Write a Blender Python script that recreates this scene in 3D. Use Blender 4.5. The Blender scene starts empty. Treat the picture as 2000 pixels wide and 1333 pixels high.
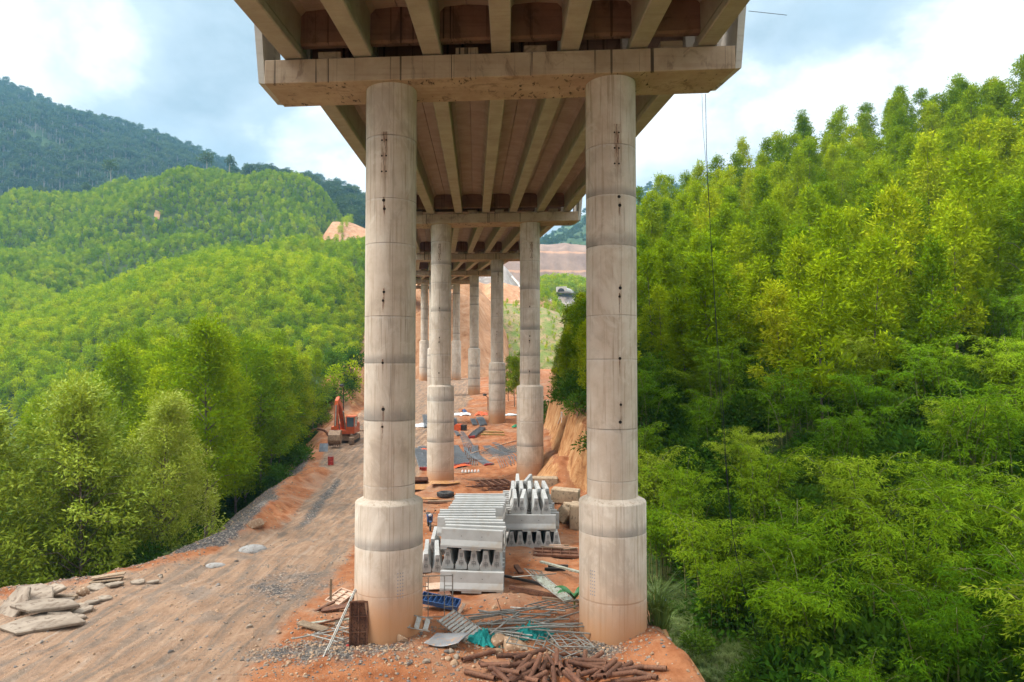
import bpy, math, random
import numpy as np
from mathutils import Vector, Matrix, Euler
R = math.radians
C = bpy.context.scene.collection
SC = bpy.context.scene

# ---------------------------------------------------------------- camera
FPX = 1333.0; YH = 711.0; CAMZ = 10.0
PITCH = math.atan((YH - 666.5) / FPX)
cd = bpy.data.cameras.new('camera'); cam = bpy.data.objects.new('camera', cd); C.objects.link(cam)
cam.location = (0, 0, CAMZ); cam.rotation_euler = (math.pi/2 + PITCH, 0, 0)
cd.sensor_width = 36; cd.lens = 36*FPX/2000; cd.clip_start = .1; cd.clip_end = 6000
SC.camera = cam

# ---------------------------------------------------------------- sky and sun
SUN_EL, SUN_AZ = R(48), R(264)        # sun behind the camera on the left, veiled by cloud
w = bpy.data.worlds.new('World'); SC.world = w; w.use_nodes = True
nt = w.node_tree; N = nt.nodes; L = nt.links; N.clear()
def wn(t, **k):
    n = N.new(t)
    for a, b in k.items(): setattr(n, a, b)
    return n
out = wn('ShaderNodeOutputWorld'); bg = wn('ShaderNodeBackground')
sky = wn('ShaderNodeTexSky', sky_type='NISHITA', sun_disc=False)
sky.sun_elevation = SUN_EL; sky.sun_rotation = SUN_AZ; sky.dust_density = 1.5
tc = wn('ShaderNodeTexCoord'); sx = wn('ShaderNodeSeparateXYZ'); L.new(tc.outputs['Generated'], sx.inputs[0])
def wmath(op, a, b=None, c=None, clamp=False):
    n = wn('ShaderNodeMath', operation=op); n.use_clamp = clamp
    for i, v in enumerate((a, b, c)):
        if v is None: continue
        if isinstance(v, (int, float)): n.inputs[i].default_value = v
        else: L.new(v, n.inputs[i])
    return n.outputs[0]
zc = wmath('MAXIMUM', sx.outputs[2], 0.0)
den = wmath('ADD', zc, .42)
cx = wmath('DIVIDE', sx.outputs[0], den); cy = wmath('DIVIDE', sx.outputs[1], den)
cv = wn('ShaderNodeCombineXYZ'); L.new(cx, cv.inputs[0]); L.new(cy, cv.inputs[1]); cv.inputs[2].default_value = 3.7
def wnoise(scale, detail, rough, off):
    n = wn('ShaderNodeTexNoise'); n.inputs['Scale'].default_value = scale; n.inputs['Detail'].default_value = detail
    n.inputs['Roughness'].default_value = rough; n.inputs['Distortion'].default_value = .35
    a = wn('ShaderNodeVectorMath', operation='ADD'); L.new(cv.outputs[0], a.inputs[0]); a.inputs[1].default_value = off
    L.new(a.outputs[0], n.inputs['Vector']); return n.outputs['Fac']
def wramp(fac, stops):
    r = wn('ShaderNodeValToRGB'); e = r.color_ramp.elements
    while len(e) < len(stops): e.new(.5)
    for i, (p, c) in enumerate(stops): e[i].position = p; e[i].color = (*c, 1)
    L.new(fac, r.inputs[0]); return r.outputs[0]
SKY_OFF = (1.9, 9.4, 0)
n1 = wnoise(1.5, 7, .55, (7.1, 2.2, 1)); n2 = wnoise(1.7, 7, .56, SKY_OFF)
cloudcol = wramp(n2, [(.30, (.33, .42, .48)), (.42, (.52, .61, .67)), (.50, (.95, .97, .98)), (.68, (1.2, 1.2, 1.2))])
mask = wramp(n1, [(.30, (0, 0, 0)), (.48, (1, 1, 1))])
skyc = wn('ShaderNodeMix', data_type='RGBA', blend_type='MULTIPLY'); skyc.inputs[0].default_value = 1
L.new(sky.outputs[0], skyc.inputs[6]); skyc.inputs[7].default_value = (.115, .10, .085, 1)
veil = wn('ShaderNodeMix', data_type='RGBA', blend_type='MIX'); veil.inputs[0].default_value = .62
L.new(skyc.outputs[2], veil.inputs[6]); veil.inputs[7].default_value = (.56, .72, .82, 1)
mx = wn('ShaderNodeMix', data_type='RGBA', blend_type='MIX')
L.new(mask, mx.inputs[0]); L.new(veil.outputs[2], mx.inputs[6]); L.new(cloudcol, mx.inputs[7])
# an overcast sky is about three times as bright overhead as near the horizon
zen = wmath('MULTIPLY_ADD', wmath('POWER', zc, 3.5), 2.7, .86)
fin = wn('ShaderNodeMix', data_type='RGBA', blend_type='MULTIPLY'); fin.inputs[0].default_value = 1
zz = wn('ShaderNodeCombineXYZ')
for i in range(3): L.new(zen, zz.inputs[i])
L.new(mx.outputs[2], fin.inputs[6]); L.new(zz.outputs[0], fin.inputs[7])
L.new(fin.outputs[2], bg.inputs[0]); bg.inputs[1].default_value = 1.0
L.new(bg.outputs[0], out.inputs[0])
sl = bpy.data.lights.new('sun', 'SUN'); sl.energy = 3.4; sl.angle = R(20); sl.color = (1, .95, .87)
so = bpy.data.objects.new('sun', sl); C.objects.link(so)
sd = Vector((math.sin(SUN_AZ)*math.cos(SUN_EL), math.cos(SUN_AZ)*math.cos(SUN_EL), math.sin(SUN_EL)))
so.rotation_euler = (-sd).to_track_quat('-Z', 'Y').to_euler(); so.location = sd*50 + Vector((0, 0, 60))
vs = SC.view_settings; SC.display_settings.display_device = 'sRGB'
vs.view_transform = 'Standard'; vs.look = 'None'; vs.exposure = 0.6; vs.gamma = 1
cy_ = SC.cycles; cy_.max_bounces = 7; cy_.diffuse_bounces = 4; cy_.glossy_bounces = 2; cy_.transmission_bounces = 4
cy_.transparent_max_bounces = 6; cy_.volume_bounces = 0; cy_.sample_clamp_indirect = 4

# ---------------------------------------------------------------- numbers and noise
def hsh(ix, iy, s):
    h = (ix.astype(np.int64)*374761393 + iy.astype(np.int64)*668265263 + s*1442695041) & 0x7fffffff
    h = ((h ^ (h >> 13))*1274126177) & 0x7fffffff
    return ((h ^ (h >> 16)) & 0xffff)/65535.0
def vnoise(x, y, s=0):
    ix = np.floor(x); iy = np.floor(y); fx = x-ix; fy = y-iy
    fx = fx*fx*(3-2*fx); fy = fy*fy*(3-2*fy)
    a = hsh(ix, iy, s); b = hsh(ix+1, iy, s); c = hsh(ix, iy+1, s); d = hsh(ix+1, iy+1, s)
    return (a*(1-fx)+b*fx)*(1-fy) + (c*(1-fx)+d*fx)*fy
def fbm(x, y, s=0, o=4, g=.5):
    t = 0; a = 1; n = 0
    for i in range(o):
        t = t + a*(vnoise(x, y, s+i*17)-.5); n += a; a *= g; x = x*2.03+11.3; y = y*2.03-7.1
    return t/n*2
def sst(a, b, x):
    t = np.clip((x-a)/(b-a), 0, 1); return t*t*(3-2*t)
def ray(px, py):
    a = (px-1000)/FPX; b = (666.5-py)/FPX; c, s = math.cos(PITCH), math.sin(PITCH)
    return np.array((a, c - b*s, s + b*c))
def P(px, py, d):                      # the place at distance d along +Y that is seen at pixel (px, py)
    r = ray(px, py); return Vector((0, 0, CAMZ)) + Vector(r*(d/r[1]))

# ---------------------------------------------------------------- shape of the ground
def ip(x, xs, ys): return np.interp(x, xs, ys)
XE_D = [0, 15, 25, 29.4, 32, 35, 40, 46, 57, 68, 80, 95, 110, 130, 160, 240]
XE_X = [-30, -27, -24, -21.6, -18.6, -16.8, -17.2, -18, -19.8, -21, -23.5, -25.5, -26, -27, -32, -60]
def xedge(d): return ip(d, XE_D, XE_X)
def xright(d): return ip(d, [0, 14, 20, 24, 27, 34, 42, 50, 54, 60, 85, 100, 130, 200], [6.5, 6.2, 5.6, 5.0, 4.8, 5.3, 5.2, 4.8, 4.2, 4.0, 4.4, 6.5, 12, 30])
def zplat(d): return ip(d, [-60, 8, 26, 40, 60, 80, 94, 99, 120, 150, 200, 300, 600, 1600], [.6, .5, .5, .2, -.5, .4, 1.0, 2.0, 3.2, 5, 8, 10, 14, 20])
MOUNDS = [  # x, d, radius x, radius d, height : heaps of loose soil
    (-5.2, 55.5, 2.2, 2.0, .75), (-3.9, 57.5, 1.8, 1.6, .5), (2.9, 54.5, 1.8, 2.0, .8), (3.0, 46, 1.7, 5, .9), (5.2, 22.0, 1.5, 2.2, .45),
    (2.6, 66, 2.2, 4, 1.3), (1.0, 70, 3.0, 5, .7), (-2.2, 29.0, 1.4, 1.0, -.15), (-.2, 27.5, .9, 1.0, .25), (4.0, 58, 1.5, 6, 1.2),
    (-2.5, 24.0, 1.6, .9, .22), (-4.0, 22.2, 3.0, .9, .18), (-10.5, 20.6, 2.2, .8, .25), (-7.4, 20.4, 1.6, .6, .3), (1.4, 30.5, 1.2, 1.2, .3)]
def Zg(x, d, micro=True):
    x = np.asarray(x, float); d = np.asarray(d, float)
    zp = zplat(d) + .016*np.clip(x+4, -30, 6)*sst(20, 60, d)
    xe = xedge(d) + 1.2*fbm(x*0+3, d*.22, 5, 3)
    xr = xright(d) + .5*fbm(x*0+9, d*.35, 7, 3)
    fl = ip(d, [0, 20, 35, 65, 90, 110, 150, 300], [-8, -7.5, -6, -3.8, -2.5, -2, -4, 0])      # floor of the valley on the left
    depth = zp - fl
    t = np.clip((xe-x)/np.maximum(3, np.abs(depth)*1.25), 0, 1)
    t = t*t*(3-2*t)*.5 + t*.5
    z = zp - depth*t
    # heaped berm along the left edge
    z = z + 1.0*np.exp(-((x-xe-1.7)/1.25)**2)*sst(33, 40, d)*(1-sst(64, 70, d))*(.8+.5*fbm(x*.3, d*.3, 4))
    z = z + .35*np.exp(-((x-xe-.9)/.8)**2)*(1-sst(33, 38, d))*(.6+1.2*fbm(x*.5, d*.5, 14))
    # cut bank left of the road far back
    bank = sst(104, 116, d)*(1-sst(150, 190, d))*sst(0, 5.5, (xe+.5)-x)*(1-sst(9, 24, xe-x))
    z = z + bank*10*(1+.25*fbm(x*.2, d*.2, 33))
    # right: gully, cliff and hillside
    u = x - xr
    near = 1-sst(40, 50, d)
    z = z - 1.9*near*sst(0, 1.6, u)*(1-sst(4, 8, u)*.6)
    cl = sst(49, 54, d)*(1-sst(86, 100, d))
    z = z + cl*(7.8+1.2*fbm(x*0+1, d*.15, 3))*(.72*sst(-.1, 1.3, u+.55*fbm(x*.3, d*.55, 8))+.28*sst(1.0, 3.5, u)) + cl*1.3*sst(-2.8, -.2, u)*(1-sst(0, 1, u))
    hill = .30*(d-35)+.33*(x-9)
    hill = np.where(hill > 0, hill, hill*.15)
    hill = np.maximum(hill - cl*8*sst(.2, 1.5, u), -1.2)
    hill = hill*sst(1.0, 11, u)*(1-sst(108, 150, d)*.9)*(1+.10*fbm(x*.06, d*.06, 21))
    hill = np.where(hill > 40, 40+(hill-40)*.3, hill)
    z = z + hill
    for (mx_, md, rx, rd, h) in MOUNDS:
        z = z + h*np.exp(-(((x-mx_)/rx)**2+((d-md)/rd)**2))
    # the dirt road on the left is worn into ruts
    road = sst(xe+1.2, xe+3.5, x)*(1-sst(-11.5, -8, x))*(1-sst(90, 110, d))
    if micro:
        z = z + .09*fbm(x*.9+.3*d, d*.25, 41)*road
        tr = x + .9*np.sin(d*.09+1) + .3*fbm(d*.2, x*.1, 52, 2)
        for tx in (-18.2, -16.1, -14.2, -12.3, -11.2, -9.6):
            z = z - road*.10*np.exp(-((tr-tx)/.24)**2)*(.55+.9*fbm(d*.12+tx, x*.02, 53, 2)) + road*.05*np.exp(-((tr-tx-.42)/.18)**2)
        z = z + (.05+.06*(1-road))*fbm(x*1.7, d*1.7, 43, 4) + .16*fbm(x*.35, d*.35, 47, 3)
        z = z + .6*fbm(x*.25, d*.25, 60, 3)*np.clip(sst(2, 8, u)+sst(1, 5, xe-x), 0, 1)
        z = z + cl*.35*fbm(x*1.2, d*1.2, 61, 3)*sst(-.5, .6, u)*(1-sst(1.5, 3, u))
    return z
def G(px, py, d0=12.0, d1=260.0, lift=0):      # the place on the ground seen at pixel (px, py)
    r = ray(px, py); ds = np.arange(d0, d1, .05); xs = r[0]/r[1]*ds; zs = CAMZ + r[2]/r[1]*ds
    g = Zg(xs, ds); k = np.argmax(zs <= g)
    return Vector((xs[k], ds[k], g[k]+lift))
def zat(x, d): return float(Zg(np.array([x]), np.array([d]))[0])

# ---------------------------------------------------------------- objects, tags, meshes
def tag(o, label=None, cat=None, group=None, kind=None):
    if label: o['label'] = label
    if cat: o['category'] = cat
    if group: o['group'] = group
    if kind: o['kind'] = kind
    return o
def thing(name, label, cat, loc=(0, 0, 0), rot=(0, 0, 0), group=None):
    o = bpy.data.objects.new(name, None); C.objects.link(o); o.empty_display_size = .3
    o.location = loc; o.rotation_euler = rot
    return tag(o, label, cat, group)
def copy_tree(o, parent=None):
    c = o.copy(); C.objects.link(c); c.parent = parent
    for ch in o.children: copy_tree(ch, c)
    return c
class MB:
    def __init__(s): s.v = []; s.f = []; s.sm = []
    def add(s, vs, fs, smooth=False):
        b = len(s.v); s.v += [tuple(v) for v in vs]; s.f += [tuple(i+b for i in f) for f in fs]; s.sm += [smooth]*len(fs); return s
    def box(s, c, size, rot=None, bev=0):
        x, y, z = [q/2 for q in size]
        if bev:
            b = bev; prof = [(-x+b, -y), (x-b, -y), (x, -y+b), (x, y-b), (x-b, y), (-x+b, y), (-x, y-b), (-x, -y+b)]
            inn = [(-x+b, -y+b), (x-b, -y+b), (x-b, -y+b), (x-b, y-b), (x-b, y-b), (-x+b, y-b), (-x+b, y-b), (-x+b, -y+b)]
            V = [(*p, -z+b) for p in prof]+[(*p, z-b) for p in prof]+[(*p, z) for p in inn]+[(*p, -z) for p in inn]
            Fs = [(i, (i+1) % 8, 8+(i+1) % 8, 8+i) for i in range(8)]+[(8+i, 8+(i+1) % 8, 16+(i+1) % 8, 16+i) for i in range(8)]
            Fs += [((i+1) % 8, i, 24+i, 24+(i+1) % 8) for i in range(8)]+[tuple(16+i for i in (0, 1, 3, 5))]+[tuple(24+i for i in (5, 3, 1, 0))]
        else:
            V = [(-x, -y, -z), (x, -y, -z), (x, y, -z), (-x, y, -z), (-x, -y, z), (x, -y, z), (x, y, z), (-x, y, z)]
            Fs = [(3, 2, 1, 0), (4, 5, 6, 7), (0, 1, 5, 4), (1, 2, 6, 5), (2, 3, 7, 6), (3, 0, 4, 7)]
        m = Euler(rot).to_matrix() if rot else Matrix.Identity(3)
        return s.add([Vector(c)+m@Vector(v) for v in V], Fs)
    def tube(s, pts, r, n=8, cap=True, smooth=True):
        pts = [Vector(p) for p in pts]; rs = r if isinstance(r, (list, tuple)) else [r]*len(pts)
        V = []; up = Vector((.13, .21, 1)).normalized()
        for i, p in enumerate(pts):
            t = (pts[min(i+1, len(pts)-1)]-pts[max(i-1, 0)]).normalized()
            a = t.cross(up)
            if a.length < .05: a = t.cross(Vector((1, .1, 0)))
            a.normalize(); b = t.cross(a)
            V += [p + (a*math.cos(k*2*math.pi/n)+b*math.sin(k*2*math.pi/n))*rs[i] for k in range(n)]
        F = [(i*n+k, i*n+(k+1) % n, (i+1)*n+(k+1) % n, (i+1)*n+k) for i in range(len(pts)-1) for k in range(n)]
        s.add(V, F, smooth)
        if cap:
            s.add(V[:n], [tuple(reversed(range(n)))]); s.add(V[-n:], [tuple(range(n))])
        return s
    def pipe(s, a, b, r, ri, n=12):      # open pipe with wall thickness
        a = Vector(a); b = Vector(b); t = (b-a).normalized(); u = t.cross(Vector((.1, .2, 1))).normalized(); v = t.cross(u)
        ring = lambda p, q: [p+(u*math.cos(k*2*math.pi/n)+v*math.sin(k*2*math.pi/n))*q for k in range(n)]
        Rg = [ring(a, r), ring(b, r), ring(b, ri), ring(a, ri)]
        for j in range(4): s.add(Rg[j]+Rg[(j+1) % 4], [(k, (k+1) % n, n+(k+1) % n, n+k) for k in range(n)], j % 2 == 0)
        return s
    def prism(s, prof, a, b, ax='y', smooth=False):   # closed profile (u, w) run along an axis from a to b
        n = len(prof)
        mk = {'y': lambda u, w, t: (u, t, w), 'x': lambda u, w, t: (t, u, w), 'z': lambda u, w, t: (u, w, t)}[ax]
        V = [mk(u, w, a) for u, w in prof]+[mk(u, w, b) for u, w in prof]
        return s.add(V, [(i, (i+1) % n, n+(i+1) % n, n+i) for i in range(n)]+[tuple(reversed(range(n))), tuple(range(n, 2*n))], smooth)
    def lathe(s, prof, n=32, c=(0, 0, 0), smooth=True, cap=True):
        V = [(c[0]+r*math.cos(k*2*math.pi/n), c[1]+r*math.sin(k*2*math.pi/n), c[2]+z) for r, z in prof for k in range(n)]
        F = [(i*n+k, i*n+(k+1) % n, (i+1)*n+(k+1) % n, (i+1)*n+k) for i in range(len(prof)-1) for k in range(n)]
        s.add(V, F, smooth)
        if cap:
            s.add(V[:n], [tuple(reversed(range(n)))]); s.add(V[-n:], [tuple(range(n))])
        return s
    def mesh(s, name):
        me = bpy.data.meshes.new(name); me.from_pydata(s.v, [], s.f); me.update()
        me.polygons.foreach_set('use_smooth', s.sm); return me
    def build(s, name, mat, parent=None, loc=(0, 0, 0), rot=(0, 0, 0)):
        me = s.mesh(name); me.materials.append(mat); o = bpy.data.objects.new(name, me); C.objects.link(o)
        o.parent = parent; o.location = loc; o.rotation_euler = rot; return o
def np_mesh(name, co, quads, mat=None, smooth=False, attrs=None):
    me = bpy.data.meshes.new(name); n = len(co); q = len(quads); k = quads.shape[1]
    me.vertices.add(n); me.vertices.foreach_set('co', np.ascontiguousarray(co, np.float32).ravel())
    me.loops.add(q*k); me.loops.foreach_set('vertex_index', np.ascontiguousarray(quads, np.int32).ravel())
    me.polygons.add(q); me.polygons.foreach_set('loop_start', np.arange(0, q*k, k, dtype=np.int32))
    me.polygons.foreach_set('use_smooth', np.full(q, smooth))
    for an, av in (attrs or {}).items():
        at = me.color_attributes.new(an, 'FLOAT_COLOR', 'POINT'); at.data.foreach_set('color', np.ascontiguousarray(av, np.float32).ravel())
    me.update(calc_edges=True)
    if mat: me.materials.append(mat)
    return me
def grid_quads(nu, nv):
    i = np.arange(nu*nv).reshape(nv, nu); return np.stack([i[:-1, :-1], i[:-1, 1:], i[1:, 1:], i[1:, :-1]], -1).reshape(-1, 4)
def obj(name, me, parent=None, loc=(0, 0, 0), rot=(0, 0, 0)):
    o = bpy.data.objects.new(name, me); C.objects.link(o); o.parent = parent; o.location = loc; o.rotation_euler = rot; return o

# ---------------------------------------------------------------- materials
class NT:
    def __init__(s, name):
        s.m = bpy.data.materials.new(name); s.m.use_nodes = True; s.t = s.m.node_tree; s.t.nodes.clear()
        s.out = s.t.nodes.new('ShaderNodeOutputMaterial')
    def n(s, t, **k):
        x = s.t.nodes.new(t)
        for a, b in k.items(): setattr(x, a, b)
        return x
    def put(s, sock, v):
        if isinstance(v, (int, float)): sock.default_value = v
        elif isinstance(v, tuple): sock.default_value = v if len(v) != 3 or sock.type == 'VECTOR' else (*v, 1)
        else: s.t.links.new(v, sock)
    def math(s, op, a, b=None, c=None, clamp=False):
        x = s.n('ShaderNodeMath', operation=op); x.use_clamp = clamp
        for i, v in enumerate((a, b, c)):
            if v is not None: s.put(x.inputs[i], v)
        return x.outputs[0]
    def mix(s, f, a, b, mode='MIX'):
        x = s.n('ShaderNodeMix', data_type='RGBA', blend_type=mode); s.put(x.inputs[0], f); s.put(x.inputs[6], a); s.put(x.inputs[7], b); return x.outputs[2]
    def coord(s, which='Object'): return s.n('ShaderNodeTexCoord').outputs[which]
    def pos(s): return s.n('ShaderNodeNewGeometry').outputs['Position']
    def mapp(s, v, scale=(1, 1, 1), loc=(0, 0, 0), rot=(0, 0, 0)):
        x = s.n('ShaderNodeMapping'); s.put(x.inputs[0], v); x.inputs['Scale'].default_value = scale; x.inputs['Location'].default_value = loc; x.inputs['Rotation'].default_value = rot; return x.outputs[0]
    def noise(s, v, scale, detail=5, rough=.55, dist=0, col=False):
        x = s.n('ShaderNodeTexNoise'); s.put(x.inputs['Vector'], v); x.inputs['Scale'].default_value = scale; x.inputs['Detail'].default_value = detail
        x.inputs['Roughness'].default_value = rough; x.inputs['Distortion'].default_value = dist; return x.outputs['Color' if col else 'Fac']
    def vor(s, v, scale, out='Distance', feature='F1'):
        x = s.n('ShaderNodeTexVoronoi', feature=feature); s.put(x.inputs['Vector'], v); x.inputs['Scale'].default_value = scale; return x.outputs[out]
    def rng(s, f, a, b, c=0., d=1.):
        x = s.n('ShaderNodeMapRange', interpolation_type='SMOOTHSTEP'); s.put(x.inputs[0], f)
        for i, v in enumerate((a, b, c, d)): s.put(x.inputs[1+i], v)
        return x.outputs[0]
    def ramp(s, f, stops):
        r = s.n('ShaderNodeValToRGB'); e = r.color_ramp.elements
        while len(e) < len(stops): e.new(.5)
        for i, (p, c) in enumerate(stops): e[i].position = p; e[i].color = (*c, 1)
        s.put(r.inputs[0], f); return r.outputs[0]
    def sep(s, v): x = s.n('ShaderNodeSeparateXYZ'); s.put(x.inputs[0], v); return x.outputs
    def bump(s, h, strength=.3, dist=.05):
        b = s.n('ShaderNodeBump'); b.inputs['Strength'].default_value = strength; b.inputs['Distance'].default_value = dist; s.put(b.inputs['Height'], h); return b.outputs[0]
    def bsdf(s, col, rough=.8, metal=0., normal=None, spec=.35):
        b = s.n('ShaderNodeBsdfPrincipled'); s.put(b.inputs['Base Color'], col); s.put(b.inputs['Roughness'], rough); s.put(b.inputs['Metallic'], metal)
        b.inputs['Specular IOR Level'].default_value = spec
        if normal is not None: s.t.links.new(normal, b.inputs['Normal'])
        return b
    def done(s, sh):
        s.t.links.new(sh.outputs[0] if hasattr(sh, 'outputs') else sh, s.out.inputs[0]); return s.m
def simple(name, c1, c2, scale=3, rough=.75, metal=0., bump=.2, c3=None, fine=30, which='Object', spec=.3, rnd=0.):
    t = NT(name); v = t.coord(which)
    a = t.noise(v, scale, 6, .6); b = t.noise(v, fine, 3, .6)
    col = t.mix(t.rng(a, .35, .65), c1, c2)
    if c3: col = t.mix(t.rng(b, .52, .68), col, c3)
    if rnd:
        oi = t.n('ShaderNodeObjectInfo').outputs['Random']
        hv = t.n('ShaderNodeHueSaturation'); t.put(hv.inputs['Color'], col); t.put(hv.inputs['Value'], t.math('MULTIPLY_ADD', oi, rnd, 1-rnd/2)); col = hv.outputs[0]
    return t.done(t.bsdf(col, t.math('MULTIPLY_ADD', b, .2, rough-.1), metal, t.bump(t.math('ADD', a, t.math('MULTIPLY', b, .4)), bump, .02), spec))
# ================================================================ GROUND
def ground_material():
    t = NT('ground_soil'); p = t.pos(); s = t.sep(p)
    at = t.n('ShaderNodeAttribute', attribute_name='zone'); z = t.sep(at.outputs['Color'])   # R dark gravel, G pale packed road, B plants and leaf litter
    big = t.noise(p, .22, 6, .6); med = t.noise(p, 1.1, 7, .65); fine = t.noise(p, 7, 5, .7); grit = t.noise(p, 26, 3, .7)
    streak = t.noise(t.mapp(p, (1.5, .11, .6)), 1.6, 6, .62, .6)
    orange = t.ramp(med, [(.25, (.17, .052, .018)), (.43, (.33, .118, .046)), (.58, (.43, .178, .078)), (.78, (.50, .25, .13))])
    orange = t.mix(t.rng(big, .48, .66, 0, .55), orange, (.40, .27, .185))
    road = t.ramp(streak, [(.28, (.11, .08, .062)), (.42, (.20, .145, .108)), (.52, (.37, .20, .108)), (.62, (.46, .285, .175)), (.76, (.58, .48, .40))])
    road = t.mix(t.rng(t.noise(p, .5, 4, .6), .54, .68, 0, .75), road, (.19, .155, .13))
    road = t.mix(.5, road, t.ramp(t.math('ADD', t.math('MULTIPLY', med, .6), t.math('MULTIPLY', fine, .4)), [(.32, (.085, .06, .046)), (.45, (.205, .15, .11)), (.56, (.32, .225, .155)), (.72, (.55, .45, .36))]))
    cellc = t.vor(p, 15, 'Color'); cs = t.sep(cellc)
    grav = t.ramp(cs[0], [(0, (.05, .046, .045)), (.5, (.10, .09, .084)), (.8, (.17, .148, .13)), (.97, (.36, .30, .24))])
    col = t.mix(t.rng(t.math('ADD', z[1], t.math('MULTIPLY_ADD', med, .7, -.35)), .35, .65), orange, road)
    gm = t.rng(t.math('ADD', z[0], t.math('ADD', t.math('MULTIPLY_ADD', med, 1.5, -.75), t.math('MULTIPLY_ADD', fine, 1.0, -.5))), .3, .75)
    col = t.mix(gm, col, grav)
    # loose stones lying everywhere
    sp = t.vor(p, 5.5); pebble = t.math('MULTIPLY', t.rng(sp, .10, .16, 1, 0), t.rng(fine, .5, .6))
    col = t.mix(t.math('MULTIPLY', pebble, .8), col, t.mix(cs[1], (.33, .27, .21), (.62, .55, .46)))
    col = t.mix(t.rng(fine, .58, .78, 0, .35), col, (.12, .06, .032))
    green = t.ramp(t.noise(p, 2.5, 6, .7), [(.3, (.020, .028, .010)), (.5, (.055, .10, .018)), (.7, (.11, .10, .045))])
    col = t.mix(t.rng(t.math('ADD', z[2], t.math('MULTIPLY_ADD', med, .8, -.4)), .4, .6), col, green)
    nz = t.sep(t.n('ShaderNodeNewGeometry').outputs['True Normal'])
    vs_ = t.noise(t.mapp(p, (1.6, 1.6, .22)), 1.3, 6, .65, .4)
    cut = t.ramp(vs_, [(.3, (.22, .085, .035)), (.45, (.46, .22, .09)), (.6, (.58, .33, .155)), (.75, (.62, .42, .24))])
    steep = t.math('MULTIPLY', t.rng(nz[2], .80, .62), t.rng(z[2], .75, .35)); steep = t.math('MULTIPLY', steep, t.rng(z[0], .6, .3))
    col = t.mix(steep, col, cut)
    h = t.math('ADD', t.math('MULTIPLY', med, .5), t.math('ADD', t.math('MULTIPLY', fine, .35), t.math('MULTIPLY', grit, .30)))
    wet = t.math('MULTIPLY', t.rng(t.noise(p, .35, 4, .6), .56, .68), z[1])
    return t.done(t.bsdf(col, t.math('SUBTRACT', .92, t.math('MULTIPLY', wet, .42)), 0, t.bump(h, .95, .22), .2))
M_ground = ground_material()
def axis(segs):
    o = []
    for a, b, n in segs: o += list(np.linspace(a, b, n, endpoint=False))
    return np.array(o+[segs[-1][1]])
gx = axis([(-1600, -200, 14), (-200, -60, 22), (-60, -27, 26), (-27, 9, 250), (9, 30, 46), (30, 75, 45), (75, 200, 20), (200, 1600, 14)])
gd = axis([(-70, 6, 18), (6, 16, 14), (16, 45, 250), (45, 75, 150), (75, 130, 120), (130, 300, 50), (300, 1800, 30)])
X, D = np.meshgrid(gx, gd)
Z = Zg(X, D)
u = X-xright(D); xe = xedge(D)
roadm = sst(xe+.5, xe+3, X)*(1-sst(-9.5, -6.5, X+1.5*fbm(X*.2, D*.12, 71)))
roadm = np.maximum(roadm, .42*sst(.05, .4, fbm(X*.18, D*.22, 72)-.1*(X > 0))*(np.abs(X+3) < 9)*(D < 120))
roadm *= 1-sst(.5, 1.6, u)
# the heaped berm stays bare orange soil
roadm *= 1-.95*np.exp(-((X-xe-2.2)/1.5)**2)*sst(36, 42, D)*(1-sst(64, 70, D))
grav = sst(-.2, 1.2, xe+.9+1.6*sst(34, 37, D)*(1-sst(47, 56, D))-X)*sst(27, 33, D)*(1-sst(74, 84, D))
grav = np.maximum(grav, .85*np.exp(-(((X+6.0)/3.2)**2+((D-22.8)/1.2)**2)))
grav = np.maximum(grav, .9*np.exp(-(((X-2.6)/1.5)**2+((D-23.0)/.9)**2)))
grav = np.maximum(grav, .9*np.exp(-(((X+.3)/3.8)**2+((D-76)/5)**2)))
grav = np.maximum(grav, .8*np.exp(-(((X+5)/2.0)**2+((D-72)/7)**2)))
grav = np.maximum(grav, .75*np.exp(-(((X+10)/3.2)**2+((D-30)/5)**2))*.75)
grav = np.maximum(grav, .8*np.exp(-(((X-xe-4.6)/.5)**2))*sst(38, 44, D)*(1-sst(60, 66, D)))
grav = np.maximum(grav, .55*np.exp(-((X-xe-.6)/1.2)**2)*(1-sst(33, 36, D)))
cl = sst(49, 54, D)*(1-sst(86, 100, D))
veg = np.maximum(sst(1.2, 2.4, u)*(1-cl)+cl*sst(2.6, 4.2, u), sst(3.0, 5.5, xe-X)*(1-sst(104, 112, D)*(1-sst(4, 7, xe-X))))
veg = np.maximum(veg, sst(1, 4, xe-X)*(D < 31))
slope_or = np.exp(-(((X-6.5)/.9)**2+((D-34)/4)**2))*.9            # bare soil showing in the gully
veg = np.clip(veg-slope_or, 0, 1)
veg = np.maximum(veg, sst(125, 150, D)*.7*sst(25, 45, np.abs(X)))
zone = np.stack([grav, roadm, veg, np.ones_like(veg)], -1)
gme = np_mesh('ground', np.stack([X, D, Z], -1).reshape(-1, 3), grid_quads(len(gx), len(gd)), M_ground, True, {'zone': zone.reshape(-1, 4)})
tag(obj('ground', gme), kind='structure')

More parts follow.
